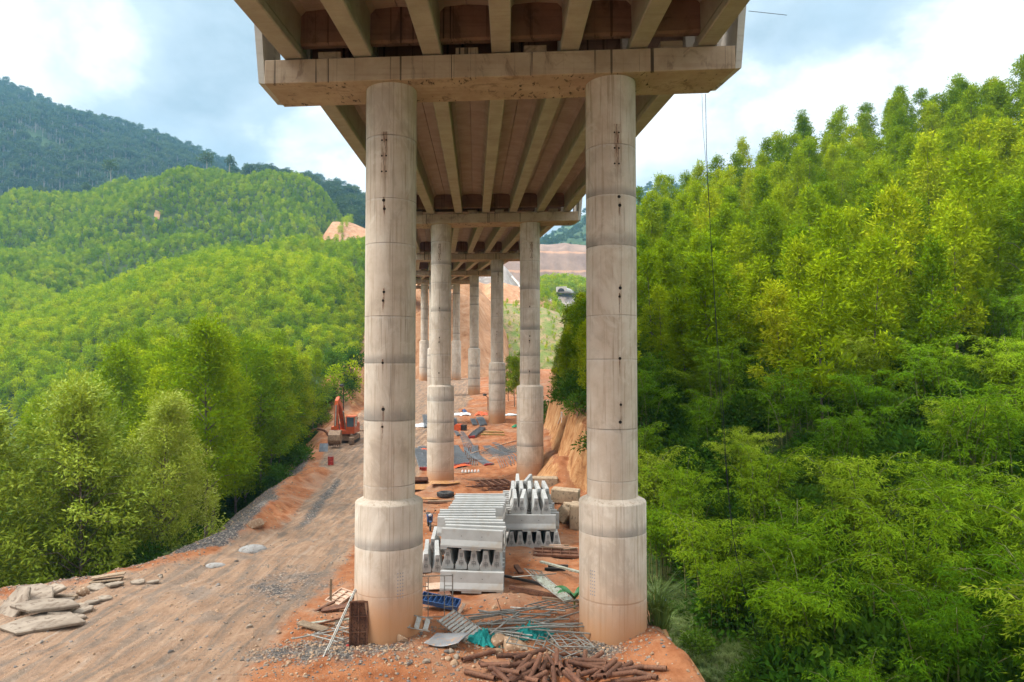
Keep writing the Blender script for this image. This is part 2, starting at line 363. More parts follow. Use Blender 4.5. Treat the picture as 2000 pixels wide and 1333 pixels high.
# ================================================================ VIADUCT
def column_material():
    t = NT('column_concrete'); v = t.coord('Object'); s = t.sep(v); p = t.pos()
    ps = t.sep(p)
    H = t.math('ADD', s[2], t.math('MULTIPLY', t.math('SINE', t.math('MULTIPLY_ADD', s[2], 1.25, t.math('MULTIPLY', t.n('ShaderNodeObjectInfo').outputs['Random'], 6.0))), .28))
    lift = t.math('FLOOR', t.math('DIVIDE', H, 2.0)); fr = t.math('FRACT', t.math('DIVIDE', H, 2.0))
    wn_ = t.n('ShaderNodeTexWhiteNoise', noise_dimensions='2D'); cvv = t.n('ShaderNodeCombineXYZ'); t.put(cvv.inputs[0], lift)
    oi = t.n('ShaderNodeObjectInfo').outputs['Random']; t.put(cvv.inputs[1], oi); t.t.links.new(cvv.outputs[0], wn_.inputs['Vector']); lr = wn_.outputs['Value']
    n1 = t.noise(p, 1.1, 7, .6); n2 = t.noise(p, 9, 5, .65); st = t.noise(t.mapp(p, (6, 6, .22)), 1.5, 5, .62); st2 = t.noise(t.mapp(p, (16, 16, .25)), 1.2, 3, .7)
    col = t.ramp(n1, [(.28, (.41, .325, .245)), (.5, (.525, .43, .34)), (.72, (.59, .515, .43))])
    col = t.mix(t.math('MULTIPLY', lr, .35), col, (.45, .40, .34))
    col = t.mix(t.rng(st, .50, .70, 0, .6), col, (.27, .195, .13)); patch = t.noise(t.mapp(p, (1, 1, .6)), .75, 6, .68, .8); col = t.mix(t.rng(patch, .52, .64, 0, .5), col, (.335, .27, .21)); col = t.mix(t.rng(patch, .47, .34, 0, .6), col, (.63, .56, .47))
    col = t.mix(t.math('MULTIPLY', t.rng(st2, .60, .70, 0, .8), t.rng(lr, .35, .55, 0.15, 1)), col, (.20, .165, .135))
    # soot-like band at the foot of some lifts and pale mortar under it
    band = t.math('MULTIPLY', t.rng(fr, .02, .26, 1, 0), t.rng(lr, .45, .6)); band = t.math('MULTIPLY', band, t.rng(n1, .3, .6, .35, 1))
    col = t.mix(t.math('MULTIPLY', band, .75), col, (.19, .17, .15))
    mort = t.math('MULTIPLY', t.rng(fr, .93, .985), t.rng(n2, .4, .6)); col = t.mix(t.math('MULTIPLY', mort, .45), col, (.56, .52, .47))
    jl = t.math('MAXIMUM', t.rng(fr, .004, .012, 1, 0), t.rng(fr, .988, .996)); col = t.mix(t.math('MULTIPLY', jl, t.rng(n1, .35, .62, .15, .75)), col, (.17, .14, .11))
    pits = t.vor(p, 7); col = t.mix(t.math('MULTIPLY', t.rng(pits, .03, .07, .7, 0), t.rng(n1, .48, .6)), col, (.10, .08, .065))
    seam = t.rng(t.math('ABSOLUTE', t.math('SUBTRACT', s[0], t.math('MULTIPLY_ADD', n2, .02, .2))), .005, .018, .45, 0)
    col = t.mix(seam, col, (.25, .2, .155))
    dirt = t.rng(t.math('ADD', H, t.math('MULTIPLY_ADD', n1, -1.6, .8)), .8, 3.0, .92, 0); col = t.mix(dirt, col, (.46, .225, .10))
    return t.done(t.bsdf(col, .85, 0, t.bump(t.math('ADD', t.math('MULTIPLY', n2, .5), t.math('MULTIPLY', jl, -1)), .25, .02), .25))
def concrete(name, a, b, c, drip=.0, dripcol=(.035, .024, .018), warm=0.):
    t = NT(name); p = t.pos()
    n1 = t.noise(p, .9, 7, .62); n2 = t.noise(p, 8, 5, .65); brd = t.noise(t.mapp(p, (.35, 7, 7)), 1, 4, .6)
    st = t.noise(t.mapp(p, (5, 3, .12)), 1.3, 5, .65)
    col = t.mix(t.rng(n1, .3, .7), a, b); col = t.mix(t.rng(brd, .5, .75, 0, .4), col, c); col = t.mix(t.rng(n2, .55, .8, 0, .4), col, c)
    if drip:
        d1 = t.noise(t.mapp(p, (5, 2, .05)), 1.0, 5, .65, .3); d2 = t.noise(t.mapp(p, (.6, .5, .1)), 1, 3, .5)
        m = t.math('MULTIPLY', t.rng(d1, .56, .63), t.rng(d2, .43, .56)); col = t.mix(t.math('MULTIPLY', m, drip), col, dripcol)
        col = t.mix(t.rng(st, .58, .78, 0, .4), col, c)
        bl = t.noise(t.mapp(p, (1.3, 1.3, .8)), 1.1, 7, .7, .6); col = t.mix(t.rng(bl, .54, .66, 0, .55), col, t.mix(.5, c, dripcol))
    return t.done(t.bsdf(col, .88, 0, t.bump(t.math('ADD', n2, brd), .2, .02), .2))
M_col = column_material()
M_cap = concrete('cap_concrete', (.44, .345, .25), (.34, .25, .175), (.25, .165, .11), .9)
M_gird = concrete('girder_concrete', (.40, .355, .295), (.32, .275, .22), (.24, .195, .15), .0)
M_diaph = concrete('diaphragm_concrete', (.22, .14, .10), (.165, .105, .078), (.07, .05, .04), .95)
M_slab = concrete('deck_concrete', (.34, .285, .24), (.28, .23, .19), (.21, .165, .135), .0)
M_pale = concrete('pale_concrete', (.50, .47, .42), (.42, .385, .34), (.30, .26, .22), .5)
M_dark = simple('rubber_and_hole_shade', (.02, .02, .02), (.035, .03, .028))  # pad rubber; also painted-in shade for lifting holes and the tunnel mouth
M_hole = simple('tie_hole_shade', (.012, .009, .007), (.02, .014, .010), rough=.95)  # near-black discs: the shade inside the holes is put into the colour
M_mark = simple('blue_stencil', (.20, .23, .27), (.26, .28, .30))
def rust_material():
    t = NT('rust_run'); g = t.coord('Generated'); s = t.sep(g); n = t.noise(t.mapp(t.pos(), (14, 14, 2.0)), 1.4, 4, .6)
    edge = t.math('SUBTRACT', 1.0, t.math('MULTIPLY', t.math('ABSOLUTE', t.math('SUBTRACT', s[0], .5)), 2.0))
    a = t.math('MULTIPLY', t.rng(edge, .1, .9), t.rng(s[2], 0, .85)); a = t.math('MULTIPLY', a, t.rng(n, .38, .66, .08, .85))
    b = t.bsdf((.22, .085, .03), .9); tr = t.n('ShaderNodeBsdfTransparent'); m = t.n('ShaderNodeMixShader')
    t.put(m.inputs[0], a); t.t.links.new(tr.outputs[0], m.inputs[1]); t.t.links.new(b.outputs[0], m.inputs[2]); return t.done(m)
M_rust = rust_material()

PIER_D = [-12.0, 24.5, 60.9, 97.2, 134.0, 170.0, 206.0]
PIER_X = [-.15, -.39, -2.36, -6.09, -11.4, -17.85, -26.0]
CAPB = [17.55, 20.0, 22.46, 24.75, 27.3, 30.0, 32.7]         # underside of cap beam at the middle
SUPER = [.04, .038, .031, .022, .017, .014, .012]            # cross fall of the curved deck
COLT = [0, 5.12, 7.95, 10.05, 12.9, 15.6, 18.0]              # top of the thick lower shaft
YAW = [0, .012, .045, .085, .12, .16, .19]
S = 7.95; RS = .9; RC = 1.19; CAPH = .83; CAPD = 2.15; HALF = 8.2
GY = [(k-3)*2.41 for k in range(7)]
ORD = ['', 'nearest', 'second', 'third', 'fourth', 'fifth', 'sixth']
def col_patch(r, ang0, ang1, z0, z1, n=6):
    V = [(r*math.sin(a), -r*math.cos(a), z) for z in (z0, z1) for a in np.linspace(ang0, ang1, n)]
    return V, [(i, i+1, n+i+1, n+i) for i in range(n-1)]
rr = random.Random(4)
PIER_LABEL = ['', 'nearest bridge pier with two tall weathered concrete columns and rust stains below the tie holes', 'second bridge pier, standing just behind the stacked concrete barriers',
  'third bridge pier, on the step of ground beyond the steel bundles', 'fourth bridge pier, seen between the columns of the pier in front', 'fifth bridge pier, before the bare orange slope',
  'farthest bridge pier in sight, only slivers of its columns showing']
for i in range(1, 7):
    x0, d0 = PIER_X[i], PIER_D[i]
    zb = min(zat(x0-S/2, d0), zat(x0+S/2, d0)) - .6
    pr = thing('bridge_pier', PIER_LABEL[i], 'bridge pier', (x0, d0, zb), (0, 0, YAW[i]), 'piers of the highway viaduct')
    for sgn in (-1, 1):
        top = CAPB[i]+sgn*S/2*SUPER[i]-zb+.05; hc = COLT[i]-zb
        m = MB(); m.lathe([(RS, hc-.2), (RS, top)], 48, cap=False)
        ground_here = zat(x0+sgn*S/2, d0)-zb
        c = m.build('column', M_col, pr, (sgn*S/2, 0, 0))
        m = MB(); m.lathe([(RC, 0), (RC, hc), (RC-.03, hc+.05), (RS+.05, hc+.16), (RS-.02, hc+.2)], 48, cap=False); m.build('column_base', M_col, c)
        if i > 3: continue
        hs = [12.25, 12.55, 7.9, 8.5, 15.75, 15.45, 10.1] if i == 1 else [13, 13.4, 10.3, 16]
        for k, h in enumerate(hs):
            h = h + (.15 if sgn > 0 else 0); a = -.12+.03*(k % 2)+(.28 if sgn > 0 and i == 1 else 0)
            r = RS
            p = Vector((r*math.sin(a), -r*math.cos(a), h)); q = p*1.0
            MB().tube([(p.x*.97, p.y*.97, h), (p.x*1.006, p.y*1.006, h)], rr.uniform(.04, .065), 8).build('tie_hole', M_hole, c)
            V, F = col_patch(r+.004, a-.05, a+.05, h-rr.uniform(.5, 1.1), h+.12); MB().add(V, F, True).build('rust_stain', M_rust, c)
        hh = top-2.1
        for rz in range(3):
            for cxk in (-1, 1):
                a = -.02+cxk*.085+(.1 if sgn > 0 else -.1); h = hh-rz*.55
                MB().tube([(RS*.97*math.sin(a), -RS*.97*math.cos(a), h), (RS*1.006*math.sin(a), -RS*1.006*math.cos(a), h)], .033, 8).build('tie_hole', M_hole, c)
        V, F = col_patch(RS+.004, (.1 if sgn > 0 else -.1)-.2, (.1 if sgn > 0 else -.1)+.2, hh-2.0, hh+.3); MB().add(V, F, True).build('rust_stain', M_rust, c)
        if i == 1:
            m = MB()
            for q in range(3):
                for k in range(8):
                    a = (.42 if sgn < 0 else -.85)+q*.075; h = 1.55+.6+k*.115
                    m.tube([(RC*.99*math.sin(a), -RC*.99*math.cos(a), h), (RC*1.004*math.sin(a), -RC*1.004*math.cos(a), h)], .022, 6)
            m.build('stencil_dots', M_mark, c)
    # cap beam
    zc_ = CAPB[i]-zb; sl_ = SUPER[i]
    def Y_(x): return zc_+x*sl_
    m = MB(); xa, xb, ht, tp = -HALF, HALF, CAPH, .35
    for (fy, hx) in ((-CAPD/2, HALF), (CAPD/2, HALF-.28)):
        pass
    V = [(-HALF, -CAPD/2, Y_(-HALF)), (HALF, -CAPD/2, Y_(HALF)), (HALF-.3, CAPD/2, Y_(HALF-.3)), (-HALF, CAPD/2, Y_(-HALF)),
         (-HALF, -CAPD/2, Y_(-HALF)+CAPH), (HALF, -CAPD/2, Y_(HALF)+CAPH), (HALF-.3, CAPD/2, Y_(HALF-.3)+CAPH), (-HALF, CAPD/2, Y_(-HALF)+CAPH)]
    m.add(V, [(3, 2, 1, 0), (4, 5, 6, 7), (0, 1, 5, 4), (1, 2, 6, 5), (2, 3, 7, 6), (3, 0, 4, 7)])
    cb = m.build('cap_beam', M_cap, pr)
    bv = cb.modifiers.new('bevel', 'BEVEL'); bv.width = .02; bv.segments = 1
    for sgn in (-1, 1):
        m = MB(); xx = sgn*HALF; b0 = Y_(xx)+(.0 if sgn < 0 else .0)
        V = []
        for yy in (-CAPD/2+.06, CAPD/2-.1):
            xx = sgn*HALF-(.29 if sgn > 0 and yy > 0 else 0)
            V += [(xx+sgn*.004, yy, b0+.03), (xx+sgn*.22, yy, b0+.05), (xx+sgn*.42, yy, b0+CAPH+1.45), (xx+sgn*.16, yy, b0+CAPH+1.45)]
        m.add(V, [(0, 1, 2, 3), (7, 6, 5, 4), (0, 4, 5, 1), (1, 5, 6, 2), (2, 6, 7, 3), (3, 7, 4, 0)]); m.build('end_wall', M_pale, cb)
    if i <= 4:
        for k in (0, 2, 3, 5):
            gxk = (GY[k]+GY[k+1])/2
            MB().box((gxk, -CAPD/2+.55, Y_(gxk)+CAPH+.17), (.8, .6, .36), (0, -math.atan(sl_), 0), .015).build('shear_block', M_cap, cb)
        for k in range(7):
            for yy in (-.62, .62): MB().box((GY[k], yy, Y_(GY[k])+CAPH+.05), (.5, .45, .12)).build('bearing_pad', M_dark, cb)

SPAN_LABEL = ['concrete bridge span overhead at the top edge of the picture', 'concrete bridge span between the nearest and the second pier', 'concrete bridge span between the second and the third pier',
  'concrete bridge span between the third and the fourth pier', 'concrete bridge span between the fourth and the fifth pier', 'farthest concrete bridge span in sight, beyond the fifth pier']
for i in range(6):
    a = Vector((PIER_X[i], PIER_D[i], CAPB[i]+CAPH+.12)); b = Vector((PIER_X[i+1], PIER_D[i+1], CAPB[i+1]+CAPH+.12))
    dv = b-a; Ls = math.hypot(dv.x, dv.y); yaw = math.atan2(-dv.x, dv.y); gr = dv.z/Ls
    sp = thing('bridge_span', SPAN_LABEL[i], 'bridge span', a, (0, 0, yaw), 'spans of the highway viaduct')
    def zz_(x, y): return y*gr + x*(SUPER[i]*(1-y/Ls)+SUPER[i+1]*y/Ls)
    y0, y1 = .38, Ls-.38
    def loft(m, prof, ya, yb):
        n = len(prof); V = [(x, ya, z+zz_(x, ya)) for x, z in prof]+[(x, yb, z+zz_(x, yb)) for x, z in prof]
        m.add(V, [(k, (k+1) % n, n+(k+1) % n, n+k) for k in range(n)]+[tuple(reversed(range(n))), tuple(range(n, 2*n))])
    for k in range(7):
        g = GY[k]; m = MB(); fl = 1.19
        loft(m, [(g-.30, 0), (g+.30, 0), (g+.335, .04), (g+.335, .26), (g+.27, .42), (g+.29, 1.45), (g+.45, 1.62), (g+fl, 1.68), (g+fl, 1.82), (g-fl, 1.82), (g-fl, 1.68), (g-.45, 1.62), (g-.29, 1.45), (g-.27, .42), (g-.335, .26), (g-.335, .04)], y0, y1)
        m.build('girder', M_gird, sp)
    for yy in (y0+.55, y1-.55):
        m = MB()
        for k in range(6):
            xa, xb = GY[k]+.26, GY[k+1]-.26
            ring = [(-.2, .5), (-.12, .42), (.12, .42), (.2, .5), (.2, 1.66), (-.2, 1.66)]
            V = [(xx, yy+q, w+zz_(xx, yy)) for xx in (xa, xb) for q, w in ring]
            m.add(V, [(q, (q+1) % 6, 6+(q+1) % 6, 6+q) for q in range(6)])
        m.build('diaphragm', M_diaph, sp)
    m = MB(); loft(m, [(-8.45, 1.78), (-8.4, 1.66), (8.4, 1.66), (8.45, 1.78), (8.45, 2.06), (-8.45, 2.06)], y0-.3, y1+.3)
    V = m.v; m.v = [(x, y, z+.165) for x, y, z in V]
    m.build('deck_slab', M_slab, sp)
    for sgn in (-1, 1):
        m = MB(); loft(m, [(sgn*8.05, 2.2), (sgn*8.45, 2.2), (sgn*8.38, 3.05), (sgn*8.15, 3.05)] if sgn < 0 else [(8.45, 2.2), (8.05, 2.2), (8.15, 3.05), (8.38, 3.05)], y0-.25, y1+.25); m.build('parapet', M_pale, sp)
# ================================================================ LEAVES AND TREES
def leaf_material(name, stops, trans=.35, rough=.45, spec=.4, vary=.35, tint=(.20, .26, .02)):
    t = NT(name); oi = t.n('ShaderNodeObjectInfo').outputs['Random']; isl = t.n('ShaderNodeNewGeometry').outputs['Random Per Island']
    n = t.math('ADD', t.math('MULTIPLY', t.noise(t.pos(), .35, 3, .6), .45), t.math('MULTIPLY', t.noise(t.pos(), .022, 3, .55), .55))
    f = t.math('ADD', t.math('MULTIPLY', oi, .62), t.math('ADD', t.math('MULTIPLY', isl, vary-.08), t.math('MULTIPLY_ADD', n, .9, -.45)))
    col = t.ramp(f, stops)
    if spec < .1: b = t.n('ShaderNodeBsdfDiffuse'); t.put(b.inputs[0], col)
    else: b = t.bsdf(col, rough, 0, None, spec)
    tr = t.n('ShaderNodeBsdfTranslucent')
    t.put(tr.inputs[0], t.mix(.5, col, tint)); m = t.n('ShaderNodeMixShader'); m.inputs[0].default_value = trans
    t.t.links.new(b.outputs[0], m.inputs[1]); t.t.links.new(tr.outputs[0], m.inputs[2]); return t.done(m)
M_aca = leaf_material('acacia_leaf', [(.1, (.075, .165, .004)), (.4, (.185, .285, .005)), (.7, (.32, .40, .008)), (.95, (.47, .46, .02))], .2, .55, .06, tint=(.42, .48, .01))
M_aca2 = leaf_material('acacia_leaf_near', [(.1, (.10, .175, .010)), (.45, (.22, .30, .018)), (.75, (.34, .39, .035)), (.97, (.52, .53, .16))], .22, .45, .14, tint=(.38, .46, .02))
M_plan = leaf_material('plantation_leaf', [(.1, (.13, .25, .003)), (.45, (.32, .42, .004)), (.75, (.44, .50, .006)), (.97, (.55, .50, .015))], .2, .6, .06, tint=(.40, .50, .01))
M_plan2 = leaf_material('plantation_leaf_dark', [(.1, (.085, .19, .004)), (.45, (.215, .32, .006)), (.75, (.32, .40, .008)), (.97, (.44, .43, .02))], .2, .6, .06, tint=(.30, .40, .01))
M_wild = leaf_material('wild_leaf', [(.1, (.035, .065, .018)), (.45, (.06, .105, .026)), (.75, (.09, .135, .036)), (.97, (.15, .165, .06))], .3, .6, .2, tint=(.08, .14, .03))
M_bam = leaf_material('bamboo_leaf', [(.1, (.058, .145, .005)), (.4, (.135, .245, .008)), (.7, (.24, .335, .014)), (.97, (.40, .44, .055))], .22, .5, .07, tint=(.32, .46, .02))
M_bush = leaf_material('bush_leaf', [(.1, (.022, .070, .006)), (.45, (.050, .125, .010)), (.75, (.095, .18, .015)), (.97, (.19, .25, .035))], .22, .55, .08, tint=(.18, .30, .02))
M_grass = leaf_material('grass_blade', [(.1, (.10, .17, .03)), (.5, (.20, .28, .07)), (.97, (.42, .46, .22))], .3, .5, .3)
M_bark = simple('bark', (.115, .085, .06), (.20, .155, .115), 2, .9, 0, .5, (.06, .045, .034), 14)
M_pbark = simple('pale_bark', (.40, .36, .31), (.28, .25, .21), 2, .9, 0, .3, (.18, .15, .12), 14)
M_culm = simple('bamboo_culm', (.13, .15, .035), (.20, .19, .07), 2, .5, 0, .1, (.07, .08, .025), 9)

def unit(a): return a/np.maximum(np.linalg.norm(a, axis=-1, keepdims=True), 1e-6)
def leaves_co(rng, c, a, Lf, Wf, nrm=None):     # c base points, a axis directions -> four-cornered leaves
    n = len(c); a = unit(a)
    q = rng.normal(size=(n, 3)) if nrm is None else nrm+rng.normal(size=(n, 3))*.45
    w_ = unit(np.cross(a, q)); Lf = np.broadcast_to(Lf, n)[:, None]; Wf = np.broadcast_to(Wf, n)[:, None]
    return np.stack([c, c+a*Lf*.42+w_*Wf*.5, c+a*Lf, c+a*Lf*.42-w_*Wf*.5], 1).reshape(-1, 3)
def leaf_mesh(name, co, mat): return np_mesh(name, co, np.arange(len(co)).reshape(-1, 4), mat)
def acacia(seed, H, Rc, h0, ncl, nlv, Lf, Wf, lean=.05, spread=.55, top=.7):
    rng = np.random.default_rng(seed); r_ = random.Random(seed)
    lx, ly = r_.uniform(-lean, lean)*H, r_.uniform(-lean, lean)*H
    def trunk(h): f = h/H; return np.array((lx*f*f+.12*math.sin(f*5+seed), ly*f*f+.12*math.cos(f*4+seed), h))
    cc = []; limbs = MB()
    pts = [trunk(H*f) for f in np.linspace(0, .97, 9)]
    limbs.tube(pts, [max(.015, .0085*H*(1-f*.92)) for f in np.linspace(0, 1, 9)], 6)
    lobes = [(r_.uniform(0, 6.28), r_.uniform(0, 1), r_.uniform(.6, 1.25)) for _ in range(7)]
    for k in range(ncl):
        t = (k+r_.random())/ncl; h = H*(h0+(1-h0)*t)
        env = Rc*(math.sin(math.pi*min(.96, (t*.86+.10)**top)))**.6
        ang = k*2.399+r_.uniform(-.5, .5)
        g = max((lb[2]*math.exp(-((t-lb[1])/.22)**2)*(.5+.5*math.cos(ang-lb[0])) for lb in lobes))
        rad = env*(r_.random()**.5)*(.62+.6*g)
        c = trunk(h*.985)+np.array((rad*math.cos(ang), rad*math.sin(ang), -.12*rad+r_.uniform(-.2, .2)))
        cc.append((c, .8+.4*r_.random()))
        if k % 2 == 0 and rad > .35: limbs.tube([trunk(max(h-.55*rad-.3, H*.12)), (trunk(h-.2*rad)+c)/2+np.array((0, 0, -.1)), c], [.0035*H*(1-t*.6), .0022*H*(1-t*.6), .008], 4, False)
    co = []
    for c, sc in cc:
        n = int(nlv*sc); off = rng.normal(size=(n, 3))*spread*sc*np.array((.62, .62, .5)); base = c+off
        ax = unit(off+1e-3)*.5+unit(np.array((c[0]-lx*.5, c[1]-ly*.5, .35*Rc)))*.45+rng.normal(size=(n, 3))*.55+np.array((0, 0, -.12))
        co.append(leaves_co(rng, base, ax, Lf*rng.uniform(.7, 1.3, n), Wf*rng.uniform(.8, 1.2, n), unit(off)*.55+unit(base-np.array((lx*.5, ly*.5, H*(h0+.35*(1-h0)))))*.6+np.array((0, 0, .35))))
    return np.concatenate(co), limbs
def bamboo(seed, nc, H, reach, ncl=52, Lf=.25, Wf=.050):
    rng = np.random.default_rng(seed); r_ = random.Random(seed); co = []; culm = MB()
    for k in range(nc):
        a = r_.uniform(0, 6.283); b = np.array((r_.gauss(0, .55), r_.gauss(0, .55), 0)); h = H*r_.uniform(.6, 1.05); rc = reach*r_.uniform(.25, 1.15)
        o = np.array((math.cos(a), math.sin(a), 0))
        def pt(t): return b+o*rc*(t**2.1)+np.array((0, 0, h*(t*1.3-.55*t**2.8)))
        culm.tube([pt(t) for t in np.linspace(0, 1, 8)], [.045*(1-.9*t) for t in np.linspace(0, 1, 8)], 5, False)
        for q in range(ncl):
            t = .34+.66*(q+r_.random())/ncl; ba = r_.uniform(0, 6.283); bl = r_.uniform(.15, 1.0)*(1.15-.5*t)
            side = np.array((math.cos(ba), math.sin(ba), -.45+.4*r_.random())); c = pt(t)+side*bl; n = r_.randint(6, 10)
            d0 = unit(side+o*.5+np.array((0, 0, -.7))); lat = unit(np.cross(d0, np.array((0, 0, 1.))))
            fan = np.linspace(-1.3, 1.3, n)+rng.normal(size=n)*.3
            ax = d0*np.cos(fan)[:, None]+lat*np.sin(fan)[:, None]+rng.normal(size=(n, 3))*.3
            base = c+unit(ax)*.04+rng.normal(size=(n, 3))*.07
            co.append(leaves_co(rng, base, ax, Lf*rng.uniform(.65, 1.25, n), Wf, np.cross(lat, d0)*1.3))
    return np.concatenate(co), culm
def blob_crown(seed, H, Rx, Rz, ncl, nlv, Lf, Wf, zc):
    rng = np.random.default_rng(seed); co = []
    for k in range(ncl):
        dvec = unit(rng.normal(size=3)); dvec[2] = abs(dvec[2])*1.1-.25; f = rng.random()**.4
        c = np.array((dvec[0]*Rx*f, dvec[1]*Rx*f, zc+dvec[2]*Rz*f)); off = rng.normal(size=(nlv, 3))*Rx*.17
        ax = unit(off)*.6+dvec*.5+rng.normal(size=(nlv, 3))*.4
        co.append(leaves_co(rng, c+off, ax, Lf*rng.uniform(.7, 1.3, nlv), Wf, unit(c+off-np.array((0, 0, zc-.2*Rz)))*.9+np.array((0, 0, .2))))
    return np.concatenate(co)
def make_plant(name, crown_name, stem_name, co, stems, lm, sm):
    r_ = bpy.data.objects.new(name, None); C.objects.link(r_)
    a = obj(crown_name, leaf_mesh(crown_name, co, lm), r_)
    if stems is not None: stems.build(stem_name, sm, r_)
    return r_
protos = []
def place(proto, loc, rz, sc, label, cat, group=None, sz=None, tilt=0):
    o = proto if not proto.get('used') else copy_tree(proto)
    proto['used'] = 1; protos.append(proto)
    if 'used' in o: del o['used']
    if o is proto: proto['used'] = 1
    o.location = loc; o.rotation_euler = (tilt, 0, rz); o.scale = (sc, sc, sz or sc); return tag(o, label, cat, group)

# ---------------------------------------------------------------- acacia wood on the hillside to the right
A = [make_plant('acacia_tree', 'crown', 'trunk', *acacia(11+k, 12.5, [1.9, 1.7, 2.1, 1.6, 1.8][k], [.26, .34, .22, .42, .30][k], 46, 115, .35, .115, spread=.46, top=[.75, .6, .8, .65, .7][k]), M_aca, M_bark) for k in range(5)]
rs = random.Random(77); spots = []
def far_enough(x, d, mn, lst): return all((x-a)**2+(d-b)**2 > mn*mn for a, b in lst)
tries = 0
while len(spots) < 232 and tries < 60000:
    tries += 1
    d = rs.uniform(36, 114); x = rs.uniform(5, 92)
    r = x/d
    if r > .86 or x < float(xright(d))+2.0+(6.5 if d < 54 else .0)+(4 if d < 47 else 0): continue
    if d > 66 and r < .055: continue
    if d > 96 and r < .13: continue
    if r < .13 and d < 56: continue
    if r > .40 and d < 40+10*(r-.4): continue
    if far_enough(x, d, 2.6+.012*d, spots): spots.append((x, d))
spots.sort(key=lambda q: q[1])
for k, (x, d) in enumerate(spots):
    r = x/d; s = rs.uniform(.74, 1.06)*(1 if r > .2 else .8)
    zone_ = 'topmost' if d > 92 else 'upper' if d > 72 else 'middle' if d > 56 else 'lowest'
    side = 'just right of the viaduct' if r < .25 else 'left of its middle' if r < .42 else 'right of its middle' if r < .58 else 'at the picture edge'
    place(A[rs.randrange(5)], (x, d, zat(x, d)-.3), rs.uniform(0, 6.28), s, f'acacia in the {zone_} belt of the hillside wood, {side}', 'tree', 'acacia trees on the hillside right of the viaduct', s*rs.uniform(.9, 1.12), rs.uniform(-.05, .05))

for (x, d, s, lab) in [(5.7, 69, .62, 'small tree on the cliff edge just right of the second pier'), (6.3, 76, .72, 'tree on the cliff behind the second pier, nearest it'), (7.0, 83, .78, 'tree on the cliff behind the second pier, second row'), (5.9, 88, .66, 'tree showing beside the second pier above the cliff'), (8.0, 91, .82, 'tall tree of the group above the cliff'), (7.6, 73, .74, 'bright tree of the group above the cliff, near the right column'), (9.6, 99, .8, 'rear tree of the group above the cliff'), (6.9, 64, .6, 'low tree above the cliff beside the right column'), (8.6, 79, .8, 'dense tree of the group above the cliff'),
    (.4, 113, .72, 'dark tree right of the third pier'), (1.9, 117, .8, 'dark tree behind the third pier, second one'), (-.6, 121, .7, 'dark tree behind the third pier, third one'), (3.2, 112, .78, 'dark tree between the third and second piers')]:
    place(A[rs.randrange(5)], (x, d, zat(x, d)-.3), rs.uniform(0, 6.28), s, lab, 'tree', 'acacia trees on the hillside right of the viaduct', s*.95)

# ---------------------------------------------------------------- wood in the valley left of the road
B = [make_plant('acacia_tree', 'crown', 'trunk', *acacia(41+k, 15, [3.5, 3.0, 3.8][k], [.16, .22, .12][k], 135, 120, .30, .095, spread=.55, top=[.8, .7, .9][k]), M_aca2, M_bark) for k in range(3)]
B2 = [make_plant('acacia_tree', 'crown', 'trunk', *acacia(71+k, 15.5, [2.9, 2.5, 3.2][k], [.24, .34, .20][k], 70, 120, .33, .11, spread=.55, top=[.8, .65, .8][k]), M_aca, M_bark) for k in range(3)]
lspots = []
for (x, d, h, note) in [(-26.5, 33.5, 14.5, 'big pale green acacia tree at the left edge of the picture, nearest the camera'), (-22.3, 35.5, 13.4, 'big yellow-green acacia tree with silvery leaf tips, second from the left edge'),
        (-29.5, 37.5, 13.5, 'acacia tree behind the two biggest ones at the left edge'), (-24.8, 39.5, 14.6, 'acacia tree rising between the two biggest ones near the left edge'), (-21.4, 41.5, 12.0, 'lower acacia tree leaning towards the gravel slope'), (-33, 36, 13.0, 'acacia tree cut by the left edge of the picture'), (-23.8, 36.8, 12.6, 'pale acacia tree filling the middle of the nearest group on the left'), (-19.9, 39.0, 10.5, 'rounded acacia tree at the right end of the nearest group on the left')]:
    lspots.append((x, d)); place(B[len(lspots) % 3], (x, d, zat(x, d)-.3), rs.uniform(0, 6.28), h/15, note, 'tree', 'acacia trees in the valley left of the road')
n = 0; tries = 0
while n < 78 and tries < 20000:
    tries += 1
    d = rs.uniform(42, 104); x = float(xedge(d))-rs.uniform(3.2, 26)
    if x/d < -.86 or (x/d < -.59 and d < 62) or not far_enough(x, d, 3.2, lspots) or (x/d < -.47 and d < 56): continue
    lspots.append((x, d)); n += 1
    rel = float(xedge(d))-x
    row = 'bordering the road edge' if rel < 8 else 'in the second row' if rel < 15 else 'deep in the valley'
    dist = 'beside the orange earth berm' if d < 58 else 'opposite the red barrel' if d < 74 else 'near the excavator'
    place(B2[rs.randrange(3)], (x, d, zat(x, d)-.4), rs.uniform(0, 6.28), rs.uniform(.86, 1.12)*(.68 if x/d < -.57 else 1), f'green acacia of the valley wood, {row}, {dist}', 'tree', 'acacia trees in the valley left of the road')

# ---------------------------------------------------------------- bamboo on the right
Bm = [make_plant('bamboo_clump', 'leaves', 'culms', *bamboo(5+k, [24, 26, 20][k], [7.2, 6.2, 8.2][k], [2.5, 2.6, 2.3][k]), M_bam, M_culm) for k in range(3)]
bspots = []
hand = [(9.2, 33, .92), (12.6, 20.5, .78), (10.6, 24.5, .92), (14.4, 17.2, .95), (12.2, 28.5, 1.0), (16.2, 21, 1.0), (9.6, 39, .95), (17.5, 26, 1.05), (13.2, 15.0, .62), (10.2, 19.6, .50), (15.5, 31, 1.0), (8.0, 36.5, .70), (8.3, 43, .95), (19.5, 23, 1.1), (8.9, 29.5, .55)]
def bplace(x, d, s, lab): bspots.append((x, d)); place(Bm[rs.randrange(3)], (x, d, zat(x, d)-.15), rs.uniform(0, 6.28), s, lab, 'bamboo', 'bamboo clumps right of the viaduct')
